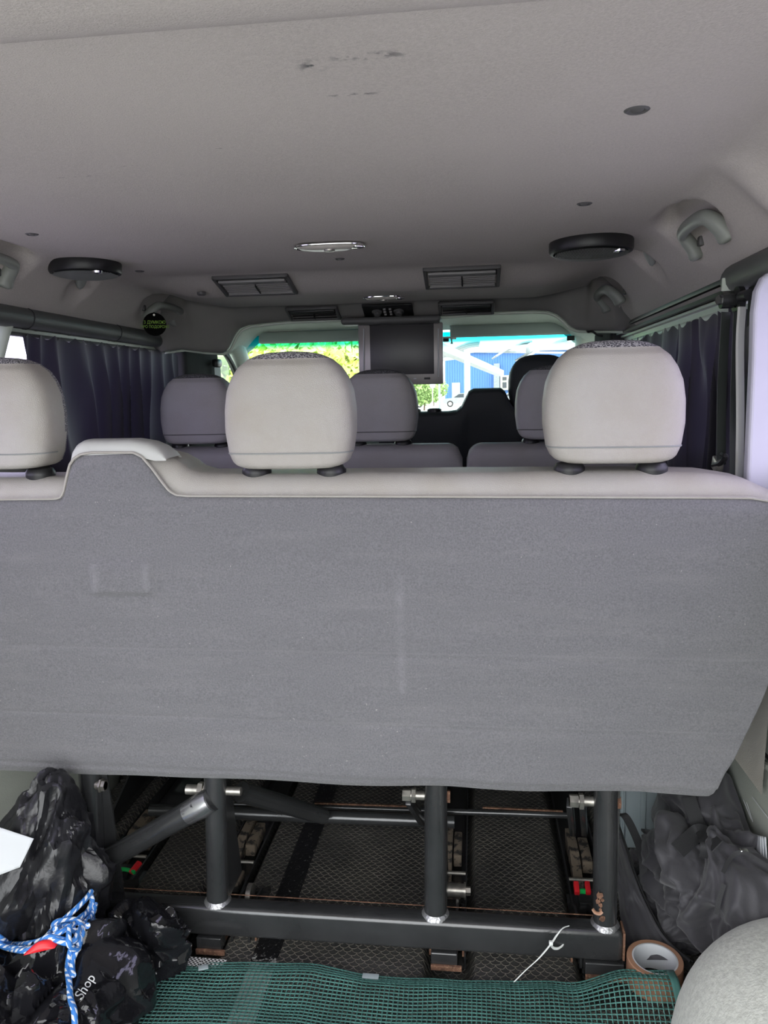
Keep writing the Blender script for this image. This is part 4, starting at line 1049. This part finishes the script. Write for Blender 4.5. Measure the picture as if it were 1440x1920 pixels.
# papers at the left edge
def sheet(pts4, name, label, cat, n=10, bend=.006, seed=0, count=1):
    root = empty(name, sum(pts4, Vector()) / 4, label, cat); a, b1, c, d = pts4
    nn = (b1 - a).cross(d - a).normalized()
    for k in range(count):
        def f(u, v):
            q = a.lerp(b1, u).lerp(d.lerp(c, u), v); return q + nn * (bend * math.sin(u * 3.1 + k) * (1 - v) + .0035 * k) + (b1 - a) * .05 * k
        MB().grid(f, n, n).build('sheet', 'paper', root, angle=0, solid=.0006)
sheet([P(-30, 1650, Y=1.12), P(32, 1628, Y=1.12), P(62, 1572, Y=1.14), P(-20, 1545, Y=1.14)], 'paper_stack', 'white papers tucked behind the black bag on the left', 'paper', count=3)
sheet([P(1398, 1560, X=.835), P(1427, 1568, X=.83), P(1428, 1620, X=.825), P(1412, 1612, X=.83)], 'paper_stack', 'white papers stuck behind the duffel bag by the right wall', 'paper', count=3, bend=.002)
# --- duffel bags right
d1 = blob((.785, 1.42, .13), (.112, .20, .125), 21, .040, 8.5, sub=6, pw=2.3, fold=(1, .6, 1.1), warp=.8, mode='fold2', rot=Matrix.Rotation(R(14), 3, 'Z'))
d2 = blob((.80, 1.58, .17), (.085, .18, .115), 25, .022, 8, sub=6, pw=2.2, fold=(1, .45, 1), warp=.8, mode='fold2')
for v in d1.v: v.x += .05 * ss(.12, .02, v.z) * ss(.84, .70, v.x) + .02 * ss(1.45, 1.6, v.y)
for v in d1.v + d2.v: v.x = min(v.x, .842 + .0 * v.z)
db = empty('duffel_bag', (.775, 1.42, .02), 'crumpled black duffel bag piled against the right wall', 'bag')
d1.build('body', 'bag_cloth', db, angle=0); d2.build('upper_fold', 'bag_cloth', db, angle=0)
TB = bvh([d1, d2])
def strap(pxs, wd, nm, lift=.012, parent=db, m='strap', tree=TB):
    pts = smooth_path([onto(tree, x, y, lift, zf=.03) for x, y in pxs], 6)
    for _ in range(25): pts = [pts[0]] + [(pts[i - 1] + pts[i] * 2 + pts[i + 1]) / 4 for i in range(1, len(pts) - 1)] + [pts[-1]]
    vv = []
    for i in range(len(pts)):
        t = (pts[min(i + 1, len(pts) - 1)] - pts[max(i - 1, 0)]).normalized(); v = t.cross((CAM - pts[i]).normalized()).normalized() * wd; vv.append(v)
    MB().ribbon(pts, vv, .002).build(nm, m, parent)
strap([(1275, 1590), (1296, 1568), (1322, 1562), (1325, 1585), (1318, 1620)], .030, 'strap')
strap([(1300, 1500), (1310, 1530), (1320, 1560), (1340, 1590)], .026, 'strap')
strap([(1368, 1640), (1372, 1612), (1390, 1602), (1412, 1606), (1440, 1640)], .007, 'zip')
strap([(1353, 1660), (1355, 1690), (1358, 1715)], .008, 'zip')
q = onto(TB, 1391, 1601, .008); MB().box(q, (.014, .010, .008), None, .002).build('zip_pull', 'chrome', db)
# flat bag leaning beside the leg
fb = empty('flat_bag', (.64, 1.45, .02), 'flat black zipped bag leaning beside the right bench leg', 'bag')
ed = smooth_path([P(1147, 1528, Y=1.56), P(1165, 1580, Y=1.52), P(1185, 1640, Y=1.47), P(1210, 1700, Y=1.42), P(1245, 1760, Y=1.36), P(1292, 1802, Y=1.32)], 8)
lf = smooth_path([P(1143, 1535, Y=1.50), P(1148, 1590, Y=1.47), P(1156, 1650, Y=1.42), P(1162, 1710, Z=.02), P(1170, 1770, Z=.012), P(1190, 1800, Z=.01)], 8)
def fbf(u, v):
    i = v * (len(ed) - 1); a = int(min(i, len(ed) - 2)); t = i - a; e = ed[a].lerp(ed[a + 1], t); l = lf[a].lerp(lf[a + 1], t)
    p = l.lerp(e, u); p += (Vector((-.3, -.7, .6))) * (.022 * math.sin(u * math.pi) + .010 * noise.noise(Vector((u * 2.5, v * 4, 3))) + .006 * noise.noise(Vector((u * 7, v * 9, 5)))); return p
b = MB(); b.grid(fbf, 24, 60)
b.grid(lambda u, v: Vector(fbf(1, v)) + Vector((.045, .02, -.10)) * u + Vector((.0, .0, .0)), 12, 60)
b.build('body', 'bag_cloth', fb, angle=0, recalc=False)
MB().tube([p + Vector((0, -.002, .002)) for p in ed], .0030, 8).build('piping', 'bag_cloth', fb)
MB().tube([p + Vector((.008, .0, -.002)) for p in ed], .0022, 8).build('zip', 'rubber', fb)
MB().ribbon(smooth_path([P(1155, 1528, Y=1.55), P(1172, 1530, Y=1.57), P(1192, 1568, Y=1.54), P(1204, 1605, Y=1.50), P(1207, 1650, Y=1.47), P(1206, 1670, Y=1.46)], 6), (.016, .002, .004), .002).build('strap', 'strap', fb)
# second dark bag behind, filling
d3 = blob((.715, 1.52, .035), (.065, .15, .050), 31, .016, 14, sub=6, pw=2.4, warp=.8); o = d3.build('soft_bag', 'bag_cloth', angle=0); tag(o, 'low black soft bag between the flat bag and the duffel', 'bag')
# pale ribbed case
cs = empty('plastic_case', (.71, 1.80, 0), 'pale blue grey ribbed plastic case standing behind the black bags', 'case')
MB().box((.712, 1.80, .16), (.165, .16, .31), None, .006).build('body', 'case', cs)
for x in (.640, .652, .664, .762, .776): MB().box((x, 1.718, .16), (.004, .008, .30), None, .001).build('rib', 'case', cs)
MB().box((.707, 1.717, .16), (.012, .004, .30), None, .001).build('rib', 'white' if 0 else 'case', cs)
# felt covered wheel arch
b = MB(); b.world = True
def af(u, v):
    a = 2 * math.pi * u; t = v * math.pi / 2; n = 2.3
    c, s_ = math.cos(a), math.sin(a); r = (abs(c) ** n + abs(s_) ** n) ** (-1 / n)
    k = math.cos(t) ** .8 if t < 1.57 else 0
    x = .868 + .262 * k * r * c; y = .98 + .34 * k * r * s_; z = .27 * math.sin(t) ** .9 + .004 * noise.noise(Vector((x * 8, y * 8, 0)))
    return (x, y, z)
b.grid(af, 72, 30, closeu=True); o = b.build('wheel_arch', 'felt_arch', angle=0, recalc=False); tag(o, 'rounded grey felt covered wheel arch in the lower right corner', 'wheel arch', kind='structure')
# packing tape
tp = empty('packing_tape', (.635, 1.297, .003), 'brown packing tape roll with white core on the floor', 'tape roll')
cz0 = .008
MB().lathe((.6415, 1.295, cz0), (0, 0, 1), [(.0400, 0), (.0480, 0), (.0490, .001), (.0490, .049), (.0480, .050), (.0400, .050)], 56).build('tape', 'tape_brown', tp, angle=30)
MB().lathe((.6415, 1.295, cz0), (0, 0, 1), [(.0400, 0), (.0370, 0), (.0370, .0495), (.0400, .0495), (.0400, 0)], 56).build('core', 'paper', tp, angle=30)
# cable tie
ct = empty('cable_tie', P(1000, 1800, Z=.05), 'white cable tie standing across the black crossbar', 'cable tie')
body = smooth_path([P(964, 1841, Z=.045), P(985, 1820, Z=.052), P(1010, 1797, Z=.062), P(1033, 1770, Z=.085), P(1045, 1752, Z=.105), P(1056, 1740, Z=.11), P(1066, 1736, Z=.108)], 5)
MB().ribbon(body, (.0032, .001, .0), .0014).build('strap', 'white', ct)
MB().ribbon(smooth_path([P(1031, 1768, Z=.088), P(1037, 1777, Z=.07), P(1047, 1778, Z=.064), P(1056, 1772, Z=.066)], 5), (.002, .001, .004), .0016).build('loose_end', 'white', ct)
MB().box(P(1033, 1768, Z=.088), (.007, .006, .007), None, .001).build('head', 'white', ct)
# woven strap under the net
o = MB().ribbon(smooth_path([P(225, 1785, Z=.02), P(260, 1792, Z=.02), P(300, 1797, Z=.02), P(360, 1803, Z=.022), P(420, 1808, Z=.02)], 4), (.004, .022, 0), .002).build('woven_strap', 'woven'); tag(o, 'black and white woven strap end beside the netting', 'strap')
# green netting
NX, NY = 120, 58
top = [(-.345, 1.236), (-.30, 1.243), (-.07, 1.262), (.02, 1.264), (.12, 1.250), (.2, 1.250), (.35, 1.262), (.45, 1.268), (.55, 1.264), (.67, 1.268)]
def net(u, v):
    x = -.345 + 1.01 * u; y1 = lerp(top, x); y0 = .80; y = y0 + (y1 - y0) * v
    z = .028 + .006 * noise.noise(Vector((x * 4, y * 9, 2))) + .003 * noise.noise(Vector((x * 14, y * 14, 8)))
    z += .032 * ss(.48, .59, x) * ss(1.15, 1.24, y)
    z -= .008 * ss(.93, 1, v)
    x += .004 * noise.noise(Vector((y * 9, x * 4, 1)))
    return Vector((x, y, max(z, floor_z(x, y) + .006)))
nb = MB(); nb.grid(net, NX, NY)
gn = empty('netting', (.16, 1.05, .02), 'sheet of green plastic netting lying over the floor', 'netting')
o = nb.build('mesh', 'mesh_green', gn, recalc=False); o['kind'] = 'stuff'
wf = o.modifiers.new('strands', 'WIREFRAME'); wf.thickness = .0034; wf.use_even_offset = False; wf.use_boundary = True; wf.use_replace = True
def netedge(u, v): p = net(.988 + .014 * u, v); return p + Vector((0, 0, .002))
MB().grid(netedge, 3, 50).build('selvage', 'mesh_green', gn, angle=0, solid=.0015)
MB().box(net(.47, .985) + Vector((0, 0, .004)), (.030, .012, .002), None, .0005).build('patch', 'case', gn)
MB().box(net(.16, .955) + Vector((0, 0, .004)), (.018, .012, .002), Matrix.Rotation(.4, 3, 'Z'), .0005).build('patch', 'case', gn)
# left belt guide on the wall and its brown mat corner
gd = empty('belt_guide', P(105, 1490, X=-.80), 'grey moulded trim with a dark slot low on the left wall', 'belt guide')
pts = [P(112, 1440, X=-.79), P(110, 1475, X=-.79), P(104, 1500, X=-.79), P(98, 1525, X=-.79)]
MB().tube(smooth_path(pts, 5), [.026 + .003 * math.sin(i / 2) for i in range(16)], 16, sq=.9).build('moulding', 'plastic_grey', gd)
pts = [P(99, 1474, X=-.765), P(93, 1488, X=-.765), P(90, 1503, X=-.765)]
MB().tube(smooth_path(pts, 5), [.003, .006, .008, .009, .009, .009, .009, .009, .008, .006, .003], 12).build('slot', 'rubber', gd)
# folded black sheet-metal bracket seen under the seat at the left
bk = empty('floor_bracket', (-.45, 1.95, 0), 'black pressed metal bracket on the floor under the left of the bench', 'bracket')
MB().prism([(-.60, .0), (-.42, .0), (-.40, .10), (-.44, .24), (-.56, .26)], 1.98, 2.0).prism([(1.62, 0), (2.0, 0), (2.0, .2), (1.9, .12)], -.60, -.595, 'X').build('plate', 'metal_black', bk, smooth=False)
MB().tube([P(265, 1480, Y=1.96), P(262, 1520, Y=1.90), P(205, 1565, Y=1.75)], .004, 6).build('edge', 'dirt', bk)

# ================================================================== OUTSIDE
GZ = -.62
b = MB(); b.world = True
b.add([(-150, -40, GZ), (150, -40, GZ), (150, 220, GZ), (-150, 220, GZ)], [(0, 1, 2, 3)]); struct(b, 'ground', 'concrete', 'pale concrete yard outside the van', smooth=False)
def Q(px, py, Y): return P(px, py, Y=Y)
bl = empty('building', Q(960, 760, 112), 'blue sheet clad building beyond the yard', 'building')
a, c = Q(834, 662, 110), Q(1110, 662, 110)
MB().box(((a.x + c.x) / 2, 114, (a.z + GZ) / 2), (c.x - a.x, 8, a.z - GZ)).build('wall', 'blue_clad', bl, smooth=False)
n = 58; b = MB()
for k in range(n): b.box((a.x + (c.x - a.x) * (k + .5) / n, 109.95, (a.z + GZ) / 2), (.12, .12, a.z - GZ))
o = b.build('cladding_rib', 'blue_clad', bl, smooth=False); o['kind'] = 'stuff'
MB().box(((a.x + c.x) / 2, 113.8, a.z + .2), (c.x - a.x + .5, 9, .5)).build('roof_edge', 'steel_white', bl, smooth=False)
d = Q(855, 731, 109.8); MB().box((d.x, 109.85, (d.z + 1 + GZ) / 2), (1.15, .2, d.z + 1 - GZ)).build('door', 'steel_white', bl, smooth=False)
e0, e1 = Q(938, 704, 109.6), Q(1010, 730, 109.6)
MB().box(((e0.x + e1.x) / 2, 109.6, (e0.z + e1.z) / 2), (e1.x - e0.x, .4, e0.z - e1.z)).build('beige_panel', 'cladding_beige', bl, smooth=False)
for py in (710, 722):
    d = Q(946, py, 109.3); MB().box((d.x, 109.35, d.z), (.55, .1, .8 if py > 715 else .45)).build('window', 'car_glass', bl, smooth=False)
d0, d1_ = Q(924, 682, 109.5), Q(938, 735, 109.5)
MB().box(((d0.x + d1_.x) / 2, 109.3, (d0.z + GZ) / 2), (.8, .8, d0.z - GZ)).build('downpipe_shaft', 'poly', bl, smooth=False)
# canopy
cn = empty('canopy', Q(890, 760, 26), 'white steel canopy with arched grey sheets in front of the van', 'canopy')
YC = 26
for (px, wd, yc, pt) in ((876, .20, 26, 660), (765, .16, 30, 640), (823, .09, 34, 640), (990, .14, 30, 650)):
    p = Q(px, pt, yc); MB().box((p.x, yc, (p.z + GZ) / 2), (wd, wd, p.z - GZ)).build('column', 'steel_white', cn, smooth=False)
def cb(a, c, h, m='steel_white', nm='beam'): MB().beam(a, c, h, h * .8).build(nm, m, cn, smooth=False)
cb(Q(815, 648, 24), Q(938, 700, 34), .30); cb(Q(815, 676, 28), Q(880, 668, 28), .14); cb(Q(870, 660, 24), Q(995, 648, 24), .12); cb(Q(1000, 652, 22), Q(1110, 640, 22), .16)
cb(Q(810, 658, 30), Q(1100, 662, 34), .10)
for (x0, x1, yc, h0, h1) in ((930, 998, 26, 668, 640), (985, 1080, 24, 672, 634), (818, 900, 30, 672, 640)):
    def rf(u, v):
        px = x0 + (x1 - x0) * u; py = h0 - (h0 - h1) * math.sin(u * math.pi * .5); q = Q(px, py, yc); return (q.x, yc + v * 6, q.z + .15 * v)
    MB().grid(rf, 14, 6).build('roof_sheet', 'poly', cn, angle=0, solid=.03)
    for v in (0, .5, 1): MB().tube([rf(k / 12, v) for k in range(13)], .035, 6).build('arch_rib', 'steel_white', cn)
# trees
def tree(px, py, Y, rad, m, n, label, cat='tree', seed=1, sz=.25):
    rnd = random.Random(seed); c = Q(px, py, Y); root = empty('tree' if cat == 'tree' else 'bush', (c.x, Y, GZ), label, cat)
    MB().tube([(c.x, Y, GZ), (c.x + .05 * rad, Y, (c.z + GZ) / 2), (c.x, Y, c.z)], [.06 * rad, .045 * rad, .02 * rad], 8).build('trunk', 'bark', root)
    b = MB(); s_ = rad * sz
    for _ in range(n):
        d = Vector((rnd.gauss(0, 1), rnd.gauss(0, 1), rnd.gauss(0, 1))).normalized(); r_ = rad * (.55 + .45 * rnd.random()) * (1 + .25 * noise.noise(d * 2.5))
        p = Vector((c.x, Y, c.z)) + d * r_; p.z = max(p.z, GZ + .1)
        a = Vector((rnd.uniform(-1, 1), rnd.uniform(-1, 1), rnd.uniform(-1, 1))).normalized(); e = a.orthogonal().normalized(); q = rnd.uniform(.3, .7) * s_
        b.add([p - a * q, p + e * q * .6, p + a * q, p - e * q * .6], [(0, 1, 2, 3)])
    b.build('foliage', m, root, smooth=False, recalc=False)
tree(560, 700, 20, 1.2, 'leaf_y', 2600, 'large yellow green tree left of the screen', seed=3)
tree(650, 690, 27, 1.2, 'leaf_y', 2000, 'yellow green tree close to the left edge of the screen', seed=4)
tree(500, 700, 26, 1.3, 'leaf_y', 1600, 'yellow green tree at the left edge of the windscreen', seed=5)
tree(795, 733, 70, 1.3, 'leaf_g', 1200, 'small green tree below the screen', seed=6)
tree(812, 728, 90, 1.6, 'leaf_g', 900, 'pale green tree right of the small one below the screen', seed=7)
tree(425, 740, 30, 2.6, 'leaf_g', 900, 'green tree beyond the left cab window', seed=8)
# road sign
sg = empty('road_sign', Q(811, 745, 60), 'round white road sign on a pole below the screen', 'sign')
p = Q(811, 723, 60); MB().cyl((p.x, 60, p.z), (p.x, 60.05, p.z), .22, 24).build('disc', 'steel_white', sg); MB().cyl((p.x, 60.1, GZ), (p.x, 60.1, p.z), .04, 8).build('pole', 'zinc', sg)
# cars
def car(px, Y, m, label, flip=1, rotz=0):
    c = Q(px, 745, Y); root = empty('car', (c.x, Y, GZ), label, 'car'); L = 2.1
    lowp = [(-2.1, .35), (-2.1, .75), (-1.9, .85), (-1.1, .95), (1.6, .98), (2.0, .92), (2.1, .6), (2.1, .35)]
    cab = [(-1.15, .94), (-.45, 1.42), (.9, 1.45), (1.75, .98)]
    def tr(pl): return [(c.x + flip * x, GZ + z) for x, z in pl]
    MB().prism(tr(lowp), Y - .85, Y + .85).build('body', m, root, smooth=False); MB().prism(tr(cab), Y - .72, Y + .72).build('cabin', m, root, smooth=False)
    gl = [(-.95, .99), (-.42, 1.34), (.1, 1.37), (.1, .99)]; gl2 = [(.18, .99), (.18, 1.37), (.85, 1.38), (1.4, 1.0)]
    for g in (gl, gl2): MB().prism(tr(g), Y - .74, Y - .715).build('side_window', 'car_glass', root, smooth=False)
    for x in (-1.35, 1.35):
        wlh = MB().cyl((c.x + flip * x, Y - .90, GZ + .33), (c.x + flip * x, Y - .7, GZ + .33), .33, 24).build('wheel', 'rubber', root); MB().cyl((c.x + flip * x, Y - .915, GZ + .33), (c.x + flip * x, Y - .90, GZ + .33), .2, 16).build('hub_cap', 'chrome', wlh)
    MB().box((c.x - flip * 2.06, Y - .6, GZ + .72), (.12, .3, .14), None, .02).build('headlamp', 'white', root)
car(868, 84, 'car_silver', 'silver car parked in front of the blue building')
car(764, 84, 'car_dark', 'dark red car parked left of the green tree', -1)
car(962, 88, 'car_silver', 'pale car partly hidden right of the front belt tower')
